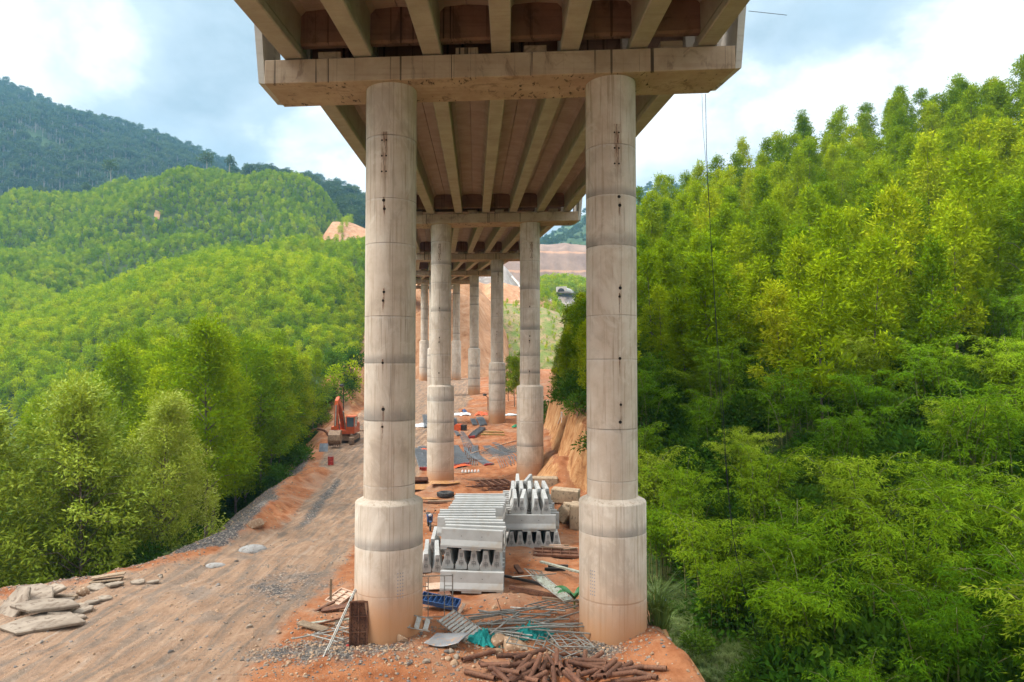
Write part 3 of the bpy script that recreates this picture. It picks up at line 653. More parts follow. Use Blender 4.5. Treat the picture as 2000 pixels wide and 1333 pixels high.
for k, (x, d, s) in enumerate(hand):
    bplace(x, d, s, ['rounded bamboo clump drooping over the grassy gully beside the right column', 'low bamboo clump over the dark hollow', 'full bamboo clump left of the dark hollow with bare culms', 'feathery pale bamboo clump, largest at the right edge of the picture',
      'bamboo clump behind the rounded one at the gully', 'bamboo clump behind the feathery pale one at the right edge', 'upright bamboo clump nearest the right column, behind it', 'tall bamboo clump standing above the dark hollow', 'low dark bamboo clump in the bottom right corner', 'small bamboo clump at the bottom edge beside the grass',
      'broad bamboo clump half way up the thicket', 'small bamboo clump touching the right column', 'bamboo clump below the lone acacias by the right column', 'bamboo clump high at the right edge of the picture', 'small bamboo clump at the head of the grassy gully'][k])
n = 0; tries = 0
while n < 52 and tries < 9000:
    tries += 1
    d = rs.uniform(22, 56); x = rs.uniform(7, 44)
    if x/d > .84 or x < float(xright(d))+2.6 or not far_enough(x, d, 3.5, bspots) or (x < 11 and d < 31): continue
    n += 1; bplace(x, d, rs.uniform(.72, 1.0), f"bamboo of the thicket, {'low down' if d < 32 else 'half way up' if d < 44 else 'at the foot of the acacias'}, {'left part' if x/d < .35 else 'middle part' if x/d < .58 else 'right part'}")

# ---------------------------------------------------------------- scattered stuff: one object, many instances
def stuff(name, label, pts, sc, rz, var, kinds, cat=None, szs=None):
    me = bpy.data.meshes.new(name); n = len(pts); me.vertices.add(n); me.vertices.foreach_set('co', np.ascontiguousarray(pts, np.float32).ravel())
    for an, av, ty in (('sc', sc, 'FLOAT'), ('rz', rz, 'FLOAT'), ('var', var, 'INT')):
        at = me.attributes.new(an, ty, 'POINT'); at.data.foreach_set('value', np.ascontiguousarray(av, np.int32 if ty == 'INT' else np.float32))
    me.update(); o = obj(name, me); tag(o, label, cat, kind='stuff')
    ng = bpy.data.node_groups.new(name, 'GeometryNodeTree'); ng.interface.new_socket('Geometry', in_out='INPUT', socket_type='NodeSocketGeometry'); ng.interface.new_socket('Geometry', in_out='OUTPUT', socket_type='NodeSocketGeometry')
    gn = ng.nodes; gi = gn.new('NodeGroupInput'); go = gn.new('NodeGroupOutput'); jn = gn.new('GeometryNodeJoinGeometry')
    def attr(a, ty): x = gn.new('GeometryNodeInputNamedAttribute'); x.data_type = ty; x.inputs['Name'].default_value = a; return x.outputs[0]
    for k, src in enumerate(kinds):
        oi = gn.new('GeometryNodeObjectInfo'); oi.inputs['Object'].default_value = src; oi.transform_space = 'ORIGINAL'; oi.inputs['As Instance'].default_value = True
        ip_ = gn.new('GeometryNodeInstanceOnPoints'); cmp_ = gn.new('FunctionNodeCompare'); cmp_.data_type = 'INT'; cmp_.operation = 'EQUAL'
        ng.links.new(attr('var', 'INT'), cmp_.inputs[2]); cmp_.inputs[3].default_value = k
        cb = gn.new('ShaderNodeCombineXYZ'); ng.links.new(attr('rz', 'FLOAT'), cb.inputs[2])
        ng.links.new(gi.outputs[0], ip_.inputs['Points']); ng.links.new(cmp_.outputs[0], ip_.inputs['Selection']); ng.links.new(oi.outputs['Geometry'], ip_.inputs['Instance'])
        ng.links.new(cb.outputs[0], ip_.inputs['Rotation']); ng.links.new(attr('sc', 'FLOAT'), ip_.inputs['Scale']); ng.links.new(ip_.outputs[0], jn.inputs[0])
    ng.links.new(jn.outputs[0], go.inputs[0])
    md = o.modifiers.new('scatter', 'NODES'); md.node_group = ng; return o
nr = np.random.default_rng(9)

# ---------------------------------------------------------------- hills
M_hill = simple('hill_grass', (.05, .09, .02), (.085, .12, .03), .05, .95, 0, .2, (.10, .08, .04), .8, 'Object')
t = NT('bare_cut_soil'); v_ = t.coord('Object'); na = t.noise(v_, .12, 6, .65); nb = t.noise(t.mapp(v_, (.5, .5, .06), (0, 0, 0), (0, .7, 0)), 1.0, 6, .7, .4)
cc_ = t.ramp(nb, [(.3, (.24, .105, .048)), (.45, (.40, .20, .10)), (.58, (.47, .26, .145)), (.75, (.54, .37, .25))]); cc_ = t.mix(t.rng(na, .45, .7, 0, .5), cc_, (.36, .20, .115))
M_cut = t.done(t.bsdf(cc_, .95, 0, t.bump(nb, .7, .8), .15))
M_hill2 = simple('far_hill_cover', (.035, .07, .022), (.055, .095, .026), .012, .95, 0, .2, (.07, .10, .035), .06, 'Object')
def hillmesh(name, crest, dc, df, zf, back=70, zb=.25, nu=90, nv=44, amp=3, fs=.03, veg=5, mat=None, pw=.8, seed=1, far=None, fspread=.5, ripple=0):
    cs = [P(px, py, dc) for px, py in crest]; xs = [c.x for c in cs]; zs = [c.z-veg for c in cs]
    X1 = np.linspace(xs[0], xs[-1], nu); Zc = np.interp(X1, xs, zs)
    V = np.linspace(0, 1.45, nv); out_ = []
    for v in V:
        if v <= 1:
            d = df+(dc-df)*v; x = X1*((1-fspread)+fspread*(d/dc)); f = math.sin(v*math.pi/2)**pw; z = zf+(Zc-zf)*f
        else:
            t = (v-1)/.45; d = dc+back*t; x = X1; z = Zc-(Zc-zf)*zb*t*t-back*.1*t
        dd = np.full(nu, d)
        nz = amp*(fbm(x*fs, dd*fs, seed, 5)-1.3*np.maximum(0, .22-np.abs(fbm(x*fs*.8+3, dd*fs*.25, seed+3, 2)))/.22*min(1, v*2))*min(1, v*3)*(1-.75*math.exp(-((v-1)/.12)**2))
        if ripple: nz = nz + ripple*np.abs(fbm(x*.09, dd*.01, seed+5, 3))*math.sin(math.pi*min(v, 1))
        out_.append(np.stack([x, dd, z+nz], -1))
    Gd = np.stack(out_); me = np_mesh(name, Gd.reshape(-1, 3), grid_quads(nu, nv), mat or M_hill, True)
    o = obj(name, me); tag(o, kind='structure'); return Gd
def sample(Gd, n, vmax=1.12, vmin=0, keep=None):
    nv, nu, _ = Gd.shape; wdt = abs(Gd[-1, -1, 0]-Gd[-1, 0, 0]); dpt = abs(Gd[int((nv-1)/1.45), 0, 1]-Gd[0, 0, 1])*(vmax-vmin)*1.3; a_ = max(2, int((n*wdt/dpt)**.5)); b_ = max(2, n//a_)
    ui, vi = np.meshgrid(np.arange(a_), np.arange(b_)); n = a_*b_; u = (ui.ravel()+.5+.5*(vi.ravel() % 2)+nr.uniform(-.38, .38, n))/(a_+1)*(nu-1.01); v = (vmin+(vmax-vmin)*(vi.ravel()+.5+nr.uniform(-.38, .38, n))/b_)*(nv-1)/1.45; i = u.astype(int); j = v.astype(int); fu = (u-i)[:, None]; fv = (v-j)[:, None]
    p = (Gd[j, i]*(1-fu)+Gd[j, i+1]*fu)*(1-fv)+(Gd[j+1, i]*(1-fu)+Gd[j+1, i+1]*fu)*fv
    dep = p[:, 1]; px = 1000+FPX*p[:, 0]/dep; ok = (px > -60) & (px < 2060)
    if keep is not None: ok &= keep(p, px)
    return p[ok]
# the young trees of the plantation: one small tree of each kind also stands alone near the valley wood
PL = []
for k in range(4):
    rng = np.random.default_rng(300+k); co = []
    Ht = [6.0, 5.6, 6.6, 5.2][k]; Rr = [1.35, 1.5, 1.25, 1.6][k]
    for q in range(34):
        t = (q+rng.random())/34; z = Ht*(.25+.75*t); env = Rr*(math.sin(math.pi*min(.93, t*.8+.14)))**.6*(.75+.5*rng.random()); a = q*2.4+rng.random(); rad = env*rng.random()**.5
        c = np.array((rad*math.cos(a), rad*math.sin(a), z)); off = rng.normal(size=(12, 3))*.26
        co.append(leaves_co(rng, c+off, unit(off)*.5+np.array((math.cos(a)*.5, math.sin(a)*.5, .55))+rng.normal(size=(12, 3))*.4, 0.52*rng.uniform(.7, 1.3, 12), .26, unit(c+off-np.array((0, 0, Ht*.5)))*.9+np.array((0, 0, .25))))
    tb = MB().tube([(0, 0, 0), (0, 0, Ht*.9)], [.07, .02], 5)
    p_ = make_plant('plantation_tree', 'crown', 'trunk', np.concatenate(co), tb, M_plan, M_bark); PL.append(p_)
PL2 = []
for k in range(2):
    rt2 = copy_tree(PL[k+1]); cc_ = next(c for c in rt2.children if c.name.startswith('crown')); cc_.data = cc_.data.copy(); cc_.data.materials[0] = M_plan2; PL2.append(rt2)
WT = []
for k in range(4):
    tb = MB(); hh = [15, 19, 13, 17][k]; tb.tube([(0, 0, 0), (.2, 0, hh*.5), (0, .2, hh*.8)], [.34, .25, .1], 6)
    for q in range(4): tb.tube([(.1, 0, hh*(.5+.08*q)), (1.4*math.cos(q*2+k), 1.4*math.sin(q*2+k), hh*(.66+.07*q))], [.12, .05], 4)
    co = blob_crown(400+k, hh, [3.6, 3.0, 4.2, 2.6][k], [3.4, 3.0, 3.6, 4.4][k], 26, 20, .95, .5, hh*[.70, .80, .62, .68][k])
    WT.append(make_plant('forest_tree', 'crown', 'trunk', co, tb, M_wild, M_pbark))
def crown_of(o): return next(c for c in o.children if c.name.startswith('crown'))
def trunk_of(o): return next(c for c in o.children if c.name.startswith('trunk'))
for k, (px, py, d, s) in enumerate([(372, 640, 112, 1.35), (445, 655, 108, 1.1), (690, 640, 118, .9), (655, 668, 112, .8)]):
    c = P(px, py, d); place(PL[k], (c.x, c.y, zat(c.x, c.y)-.3), k, s*1.2, ['grey-green young tree standing above the valley wood', 'small pale tree behind the crest of the valley wood', 'young tree on top of the orange cut bank left of the road', 'young tree left of the orange cut bank'][k], 'tree')
crestA = [(-420, 600), (-150, 596), (0, 603), (130, 612), (250, 645), (330, 690), (380, 745), (430, 800)]
crestB = [(40, 690), (110, 600), (200, 560), (330, 512), (450, 490), (520, 483), (600, 486), (680, 508), (722, 560), (760, 640)]
crestB2 = [(150, 600), (300, 530), (450, 482), (600, 464), (720, 468), (840, 540)]
crestC = [(-350, 470), (-150, 432), (0, 402), (100, 385), (215, 374), (300, 352), (370, 342), (450, 350), (530, 358), (600, 367), (640, 395), (664, 430), (720, 490), (800, 560)]
crestD = [(-300, 540), (-100, 527), (0, 532), (100, 562), (200, 600), (300, 670)]
crestD2 = [(-250, 505), (-60, 487), (60, 480), (150, 495), (230, 530), (310, 585), (420, 640)]
crestE = [(-420, 170), (-200, 188), (0, 203), (80, 222), (170, 256), (270, 272), (400, 302), (490, 334), (560, 347), (640, 372), (716, 392), (860, 470)]
crestM = [(480, 340), (540, 345), (600, 358), (650, 372), (716, 390), (800, 430), (900, 520)]
HA = hillmesh('hill_low', crestA, 205, 150, -5, 30, .5, 80, 40, 2.0, .03, 5, pw=.55, seed=3)
HB = hillmesh('hill_dome', crestB, 235, 160, -5, 40, .35, 90, 50, 2.6, .025, 5.5, pw=.62, seed=5)
HB2 = hillmesh('hill_dome_behind', crestB2, 285, 205, 8, 40, .4, 70, 30, 2.5, .03, 5, pw=.7, seed=8)
HD = hillmesh('hill_spur', crestD, 262, 210, 2, 60, .8, 60, 30, 2, .03, 5, pw=.6, seed=13)
HD2 = hillmesh('hill_spur_behind', crestD2, 315, 250, 8, 60, .8, 70, 30, 3, .03, 5, pw=.6, seed=17)
HC = hillmesh('hill_broad', crestC, 430, 285, 20, 60, .3, 120, 70, 22, .017, 5, pw=.75, seed=23)
HE = hillmesh('mountain', crestE, 1000, 470, 70, 200, .2, 120, 70, 34, .006, 14, M_hill2, .95, 29)
HT = hillmesh('dirt_bank', [(612, 520), (634, 468), (654, 436), (676, 434), (700, 442), (730, 456), (800, 520)], 372, 330, 58, 25, .5, 60, 30, .9, .06, 0, M_cut, .8, 57)
HM = hillmesh('forest_ridge', crestM, 560, 400, 70, 80, .3, 60, 30, 8, .01, 12, M_hill2, .8, 31)
def proj(p): c_, s_ = math.cos(PITCH), math.sin(PITCH); dz = p[..., 2]-CAMZ; f = p[..., 1]*c_+dz*s_; u_ = -p[..., 1]*s_+dz*c_; return 1000+FPX*p[..., 0]/f, 666.5-FPX*u_/f
def bare(p):
    a_, b_ = proj(p); return (((a_-302)/11)**2+((b_-423)/7)**2 < 1)
cenq = (HC[:-1, :-1]+HC[1:, 1:])/2; jj, ii = np.nonzero(bare(cenq)); qd = np.stack([jj*HC.shape[1]+ii, jj*HC.shape[1]+ii+1, (jj+1)*HC.shape[1]+ii+1, (jj+1)*HC.shape[1]+ii], -1)
us, inv = np.unique(qd, return_inverse=True); tag(obj('dirt_track', np_mesh('dirt_track', HC.reshape(-1, 3)[us]+np.array((0, 0, .5)), inv.reshape(-1, 4), M_cut, True)), kind='structure')
def stand(hills, keepbare=False):
    q_ = np.concatenate(hills); return q_[~bare(q_)] if keepbare else q_
pts = stand([sample(HA, 2300), sample(HB, 3200), sample(HD, 2300, 1.3), sample(HT, 260, 1.1, .1)[::5]]); n = len(pts)
stuff('plantation_wood', 'bright young acacia plantation covering the nearer rounded hills on the left', pts-np.array((0, 0, .6)), nr.uniform(.52, .88, n), nr.uniform(0, 6.28, n), nr.integers(0, 4, n), [crown_of(o) for o in PL])
pts = stand([sample(HB2, 2500), sample(HD2, 3200, 1.3), sample(HC, 11000)], True); n = len(pts)
stuff('plantation_wood', 'darker green acacia plantation on the broad hill behind', pts-np.array((0, 0, .6)), nr.uniform(.50, .85, n), nr.uniform(0, 6.28, n), nr.integers(0, 3, n), [crown_of(o) for o in PL2]+[crown_of(PL[0])])
for k, (px, py, lab) in enumerate([(655, 440, 'small dark green tree left of the bare dirt track on the hill'), (290, 418, 'small dark green tree beside the bare patch in the middle of the hill')]):
    c = P(px, py, 400); jn_ = np.argmin((HC[..., 0]-c.x)**2+(HC[..., 1]-c.y)**2); q_ = HC.reshape(-1, 3)[jn_]; PL2[k].location = q_; tag(PL2[k], lab, 'tree')
keepE = lambda p, px: fbm(p[:, 0]*.006, p[:, 1]*.006, 91, 3) > -.46
pe = sample(HE, 15000, keep=keepE); pm = sample(HM, 2600); pts = np.concatenate([pe, pm]); n = len(pts)
vr = nr.integers(0, 4, n); scs = nr.uniform(.6, 1.25, n); rzs = nr.uniform(0, 6.28, n)
stuff('mountain_forest', 'blue-green forest with pale trunks covering the mountain on the left', np.repeat(pts-np.array((0, 0, 1)), 2, 0), np.repeat(scs, 2), np.repeat(rzs, 2), np.stack([vr, vr+4], 1).ravel(), [crown_of(o) for o in WT]+[trunk_of(o) for o in WT])
for k, (px, py, d, s, lab) in enumerate([(402, 392, 425, 1.0, 'dark ivy-covered tall tree standing out on the crest of the bright hill'), (215, 395, 420, .95, 'round dark tree on the crest of the bright hill, left of the ivy-covered one'), (370, 362, 428, .6, 'small dark tree left of the ivy-covered one on the crest'),
      (448, 385, 422, .85, 'dark broad tree right of the ivy-covered one on the crest'), (168, 372, 432, .7, 'dark tree at the far left of the crest of the bright hill'), (80, 402, 425, .6, 'dark bushy tree low on the left crest'),
      (540, 372, 432, .7, 'dark tree near the right end of the crest'), (600, 400, 424, .6, 'dark tree with pale trunk above the bare dirt track')]):
    c = P(px, py, d); r = ray(px, py); q = np.array([c.x, d])
    j = np.argmin((HC[..., 0]-c.x)**2+(HC[..., 1]-d)**2); zz = HC.reshape(-1, 3)[j][2]
    place(WT[k % 4], (c.x, d, zz-.5), k*1.3, s*1.35, lab, 'tree', 'dark wild trees along the crest of the hill')

for k, (rx, px, py, lab) in enumerate([(9, 682, 452, ''), (6, 668, 432, '')]): pass
# bare cut slopes and quarry seen between the columns
crestO = [(725, 640), (770, 560), (850, 535), (905, 549), (935, 556), (965, 600), (990, 655), (1010, 735), (1030, 770)]
HO = hillmesh('cut_slope', crestO, 235, 170, 0, 25, .5, 70, 50, 3.5, .05, 0, M_cut, .85, 37, ripple=2.5, fspread=.2)
crestO2 = [(860, 545), (930, 553), (984, 556), (1030, 566), (1075, 590), (1110, 622), (1150, 660)]
HO2 = hillmesh('road_embankment', crestO2, 330, 275, 2, 30, .4, 60, 36, 2, .05, 0, M_cut, .9, 39, ripple=2, fspread=.2)
crestG = [(900, 690), (960, 612), (984, 590), (1015, 592), (1060, 600), (1150, 640)]
HG = hillmesh('grassy_slope', crestG, 262, 205, 1, 20, .5, 50, 30, 2, .05, 0, simple('sparse_grass_soil', (.13, .17, .035), (.30, .20, .11), .25, .95, 0, .3, (.07, .11, .02), 1.5), .9, 41, fspread=.2)
crestR = [(900, 500), (984, 512), (1010, 540), (1040, 560), (1055, 553), (1110, 556), (1180, 560)]
HR = hillmesh('valley_head', crestR, 450, 360, 8, 60, .1, 50, 24, 3, .03, 3, simple('pale_rubble', (.36, .31, .27), (.28, .22, .18), .06, .95, 0, .4, (.45, .40, .35), .5), .8, 43)
t = NT('quarry_soil'); v = t.coord('Object'); sz = t.sep(v); nn = t.noise(v, .05, 7, .65); tr_ = t.math('FRACT', t.math('DIVIDE', t.math('ADD', sz[2], t.math('MULTIPLY', nn, 6)), 17.0))
cq = t.ramp(nn, [(.3, (.17, .115, .09)), (.5, (.25, .17, .13)), (.7, (.31, .21, .155))]); cq = t.mix(t.rng(tr_, .86, .93, 0, .8), cq, (.45, .25, .15))
M_quarry = t.done(t.bsdf(cq, .95, 0, t.bump(nn, .6, 2), .2))
crestQ = [(760, 470), (900, 478), (1055, 478), (1100, 476), (1160, 480), (1300, 470)]
HQ = hillmesh('quarry', crestQ, 560, 510, 62, 90, .05, 80, 50, 6, .03, 0, M_quarry, 1.0, 47, ripple=5)
crestX = [(700, 520), (900, 480), (1000, 470), (1055, 452), (1085, 437), (1110, 420), (1140, 405), (1200, 380), (1400, 330), (1600, 330)]
HX = hillmesh('mountain_behind', crestX, 1150, 760, 120, 150, .2, 70, 40, 22, .006, 10, M_hill2, .9, 53)
px_ = sample(HX, 4200, keep=lambda p, px: (px > 940) & (px < 1330) & (fbm(p[:, 0]*.008, p[:, 1]*.008, 95, 3) > -.12))
pw_ = sample(HR, 1500, 1.1, .55, keep=lambda p, px: (px > 1040) & (px < 1250))
pg_ = sample(HO2, 420, 1.05, 0, keep=lambda p, px: (px > 1055)); pg2 = sample(HG, 260, 1.05, 0)
n = len(px_); stuff('far_mountain_forest', 'blue-green forest on the mountain seen beneath the bridge', px_, nr.uniform(.5, .9, n), nr.uniform(0, 6.28, n), nr.integers(0, 4, n), [crown_of(o) for o in WT])
pts = np.concatenate([pw_, pg_, pg2*1.0]); n = len(pts)
stuff('valley_scrub', 'bright green scrub below the quarry, seen between the columns', pts, np.concatenate([nr.uniform(.9, 1.3, len(pw_)), nr.uniform(.6, 1.0, len(pg_)), nr.uniform(.16, .34, len(pg2))]), nr.uniform(0, 6.28, n), nr.integers(0, 4, n), [crown_of(o) for o in PL])

# ---------------------------------------------------------------- bushes and undergrowth
BU = []
for k in range(3):
    co = blob_crown(500+k, 2, [1.1, 1.4, .9][k], [.9, .8, 1.1][k], 40, 26, .24, .09, [.55, .45, .7][k])
    st = MB()
    for q in range(6): st.tube([(0, 0, 0), (.5*math.cos(q), .5*math.sin(q), .8)], [.03, .01], 4, False)
    BU.append(make_plant('bush', 'leaves', 'stems', co, st, M_bush, M_bark))
blist = [(-19.3, 37.2, 1.1, 'leafy bush at the foot of the gravel slope on the left'), (-20.5, 34.5, 1.2, 'dark green bush under the big acacia trees at the left'), (-21.0, 62, 1.3, 'bush hanging over the road edge beyond the red barrel'), (-22.9, 73, 1.5, 'bush beside the bucket of the excavator'), (-24.3, 79, 1.4, 'bush left of the excavator'),
  (-18.9, 40, .9, 'small bush half way along the gravel slope'), (7.4, 27.5, .7, 'low broad-leaved plant in the grassy gully'), (7.0, 31.5, .6, 'small bush at the head of the grassy gully'), (8.2, 24.0, .7, 'bush under the bamboo at the bottom edge'), (-29.0, 120, 1.8, 'bush overhanging the orange cut bank'), (-28.2, 116, 1.5, 'bush on the left shoulder of the orange cut bank'), (-31, 117, 2.6, 'big bush on top of the orange cut bank'), (-33, 124, 2.8, 'big bush behind the top of the orange cut bank'), (-29.6, 111, 2.2, 'bush at the foot of the orange cut bank, left side'), (-30.5, 130, 2.6, 'bush at the far end of the orange cut bank'),
  (5.9, 57, 1.3, 'bush on top of the cliff, left end'), (6.1, 62, 1.5, 'bush on top of the cliff, middle'), (6.2, 68, 1.6, 'bush on top of the cliff, right behind the second pier'), (6.0, 74, 1.7, 'bush on top of the cliff, far end'), (6.6, 52, 1.2, 'bush on the slope between cliff and right column'), (3.9, 101, 1.6, 'bush beside the third pier'), (5.2, 95, 1.9, 'large bush between second and third pier')]
for k, (x, d, s, lab) in enumerate(blist): place(BU[k % 3], (x, d, zat(x, d)-.15), k*1.7, s, lab, 'bush', 'bushes around the building site')
# undergrowth below the trees
cand = np.stack([nr.uniform(-60, 90, 30000), nr.uniform(12, 112, 30000)], -1)
uu = cand[:, 0]-xright(cand[:, 1]); ee = xedge(cand[:, 1])-cand[:, 0]; clc = sst(49, 54, cand[:, 1])*(1-sst(86, 100, cand[:, 1]))
rt = cand[:, 0]/cand[:, 1]
ok = (((uu > 4.0-1.2*clc) & (rt < .85)) | ((ee > 4.5) & (rt > -.85) & (cand[:, 1] > 26))) & ~((cand[:, 0] < 9) & (cand[:, 0] > 0) & (cand[:, 1] < 33))
bam = (cand[:, 0] > 6) & (cand[:, 1] < 46); ok &= ~(bam & (nr.random(len(cand)) > .45)); cand = cand[ok][:7500]; n = len(cand)
stuff('undergrowth', 'dark leafy undergrowth on the slopes under the trees', np.stack([cand[:, 0], cand[:, 1], Zg(cand[:, 0], cand[:, 1])-.2], -1), nr.uniform(.6, 1.7, n), nr.uniform(0, 6.28, n), nr.integers(0, 3, n), [next(c for c in o.children if c.name.startswith('leaves')) for o in BU])
# grass
def tuft(seed, nb, hgt, spread, wd):
    rng = np.random.default_rng(seed); co = []; q4 = []
    for k in range(nb):
        a = rng.uniform(0, 6.283); o = np.array((math.cos(a), math.sin(a), 0)); sd_ = np.array((-o[1], o[0], 0)); h = hgt*rng.uniform(.6, 1.1); rc = spread*rng.uniform(.2, 1.1); b = rng.normal(size=3)*np.array((.06, .06, 0))*spread
        for t0, t1 in ((0, .5), (.5, 1)):
            f = lambda t: b+o*rc*t**1.8+np.array((0, 0, h*(t*1.3-.55*t**2.6)))
            w0, w1 = wd*(1-t0*.7), wd*(1-t1*.95); co += [f(t0)-sd_*w0, f(t0)+sd_*w0, f(t1)+sd_*w1, f(t1)-sd_*w1]
    return np.array(co)
gt = make_plant('grass_tuft', 'blades', 'x', tuft(1, 170, 1.75, 1.5, .022), None, M_grass, None)
place(gt, (5.25, 25.0, zat(5.25, 25.0)-.1), 0, 1.25, 'tall grass tuft with arching pale blades against the foot of the right column', 'grass tuft')
gt2 = copy_tree(gt); gt2.location = (5.9, 27.2, zat(5.9, 27.2)-.1); gt2.scale = (.8,)*3; tag(gt2, 'smaller grass tuft behind the tall one by the right column', 'grass tuft')
gs = obj('grass_tuft', leaf_mesh('grass_tuft', tuft(2, 26, .28, .22, .008), M_grass), None, (6.3, 28.5, zat(6.3, 28.5))); tag(gs, 'short grass tuft growing at the edge of the grassy gully', 'grass tuft')
cand = np.stack([nr.uniform(4.5, 11, 9000), nr.uniform(14, 37, 9000)], -1); uu = cand[:, 0]-xright(cand[:, 1]); cand = cand[(uu > .9) & (fbm(cand[:, 0]*.5, cand[:, 1]*.5, 77, 3) > -.3)][:4200]; n = len(cand)
c2 = np.stack([nr.uniform(-24, -15, 2500), nr.uniform(28, 40, 2500)], -1); c2 = c2[(xedge(c2[:, 1])-c2[:, 0] > .8)][:700]; cand = np.concatenate([cand, c2]); n = len(cand)
stuff('gully_grass', 'short green grass in the gully beside the right column', np.stack([cand[:, 0], cand[:, 1], Zg(cand[:, 0], cand[:, 1])-.02], -1), nr.uniform(.6, 1.7, n), nr.uniform(0, 6.28, n), np.zeros(n), [gs])
for p_ in protos:
    if 'used' in p_: del p_['used']
# ================================================================ THINGS ON THE SITE
M_barr = simple('barrier_concrete', (.44, .44, .425), (.36, .36, .345), 1.0, .88, 0, .25, (.36, .325, .28), 1.3, rnd=.22)
M_slot = simple('barrier_slot', (.10, .10, .10), (.15, .15, .145), 4)
M_block = simple('block_concrete', (.44, .33, .22), (.34, .24, .155), 1.2, .9, 0, .5, (.20, .15, .10), 6, rnd=.2)
M_rustst = simple('rusty_steel', (.12, .052, .032), (.22, .105, .06), 1.6, .75, .2, .4, (.06, .032, .024), 18, rnd=.5)
M_galv = simple('galvanised_tube', (.34, .34, .32), (.26, .25, .22), 5, .45, .5, .1, (.28, .22, .16), 22, rnd=.25)
M_grn = simple('dull_plate', (.40, .43, .36), (.30, .31, .25), 4, .6, .2, .1, (.22, .16, .10), 12)
M_rebar = simple('steel_bars', (.20, .225, .25), (.14, .155, .175), 2, .5, .5, .3, (.20, .15, .12), 20, rnd=.3)
M_red = simple('red_paint', (.52, .035, .028), (.38, .025, .02), 4, .5, 0, .1, (.50, .25, .2), 20)
M_orange = simple('orange_paint', (.62, .105, .022), (.50, .075, .018), 3, .45, 0, .1, (.30, .12, .05), 14)
M_ored = simple('orange_plastic', (.75, .13, .04), (.62, .10, .03), 3, .5)
M_wood = simple('weathered_wood', (.30, .22, .145), (.22, .155, .10), 3, .85, 0, .4, (.12, .085, .055), 25, rnd=.4)
M_ply = simple('pale_plywood', (.60, .43, .32), (.50, .34, .24), 2, .8, 0, .2, (.40, .26, .18), 16)
M_blue = simple('blue_steel', (.035, .11, .28), (.025, .075, .20), 3, .5, .1, .1, (.14, .12, .11), 18)
M_teal = simple('teal_net', (.010, .235, .215), (.008, .165, .16), 4, .8, 0, .5, (.02, .32, .29), 20)
M_tyre = simple('tyre_rubber', (.035, .038, .042), (.055, .055, .055), 5, .8, 0, .3, (.14, .11, .08), 12)
M_glass = simple('cab_glass', (.06, .10, .13), (.10, .15, .18), 1, .08, 0, 0, spec=.8)
M_black = simple('black_metal', (.03, .028, .027), (.05, .045, .04), 4, .6)
M_mud = simple('muddy_steel', (.36, .24, .155), (.26, .17, .11), 3, .75, .1, .4, (.14, .095, .07), 14)
M_white = simple('white_sheet', (.74, .75, .76), (.62, .62, .62), 2, .5)
M_wire = simple('black_wire', (.02, .02, .022), (.03, .03, .03))
M_stone = simple('grey_stone', (.18, .16, .145), (.12, .105, .096), 2, .9, 0, .6, (.28, .235, .19), 9, rnd=.6)
M_tan = simple('tan_stone', (.36, .235, .145), (.28, .17, .10), 2, .9, 0, .6, (.50, .38, .27), 9, rnd=.4)
M_slabr = simple('broken_slab', (.29, .235, .18), (.20, .155, .115), 1.5, .9, 0, .6, (.15, .11, .08), 5, rnd=.3)
M_cement = simple('cement_powder', (.30, .29, .275), (.23, .215, .20), 2, .95, 0, .5, (.18, .145, .115), 9)
M_yellow = simple('yellow_beam', (.55, .40, .10), (.48, .36, .16), 3, .6, 0, .2, (.3, .22, .14), 12)
M_sheetm = simple('dusty_steel_sheet', (.33, .33, .33), (.24, .25, .27), 2, .5, .3, .2, (.46, .30, .2), 7)

# ---- precast barriers
BL, BH = 2.7, .85
m = MB(); prof = [(-.25, .09), (.25, .09), (.25, .17), (.145, .40), (.10, BH-.02), (.085, BH), (-.085, BH), (-.10, BH-.02), (-.145, .40), (-.25, .17)]
m.prism(list(reversed(prof)), -BL/2, BL/2, 'x')
for xa, xb in ((-BL/2+.002, -BL/2+.28), (-.42, .42), (BL/2-.28, BL/2-.002)): m.box(((xa+xb)/2, 0, .045), (xb-xa, .485, .09))
barrier = m.build('concrete_barrier', M_barr)
def barrier_marks():
    for sgn in (-1, 1):
        q = MB(); x = sgn*(BL/2+.002)
        q.box((x, 0, .40), (.006, .014, .55))
        for zc_, wd in ((.28, .15), (.60, .10)):
            q.box((x, -wd/2, zc_), (.008, .022, .15)); q.box((x, wd/2, zc_), (.008, .022, .15)); q.box((x, 0, zc_), (.008, wd, .022)); q.box((x, 0, zc_+.075), (.008, wd, .02)); q.box((x, 0, zc_-.055), (.008, wd*.6, .018))
        q.build('end_mark', M_slot, barrier)
        for hx in (-.45, .45):
            yy = .125
            MB().tube([(hx, sgn*(yy-.03), .55), (hx, sgn*(yy+.004), .55)], .028, 8).build('lifting_hole', M_dark, barrier)  # dark disc, its colour standing in for shade inside the hole
barrier_marks()
rb = random.Random(5); first = [barrier]
def put_barrier(x, d, z, yaw, label, tiltx=0):
    o = first.pop() if first else copy_tree(barrier)
    o.location = (x, d, z); o.rotation_euler = (tiltx, 0, yaw); return tag(o, label, 'barrier', 'precast concrete barriers stacked between the piers')
def nth(k): return ['first', 'second', 'third', 'fourth', 'fifth', 'sixth', 'seventh', 'eighth', 'ninth', 'tenth', 'eleventh', 'twelfth', 'thirteenth', 'fourteenth', 'fifteenth', 'sixteenth'][k]
ZL = .36
put_barrier(-1.69, 29.25, ZL, -.09, 'grey concrete barrier lying broadside on the ground at the front of the left stack')
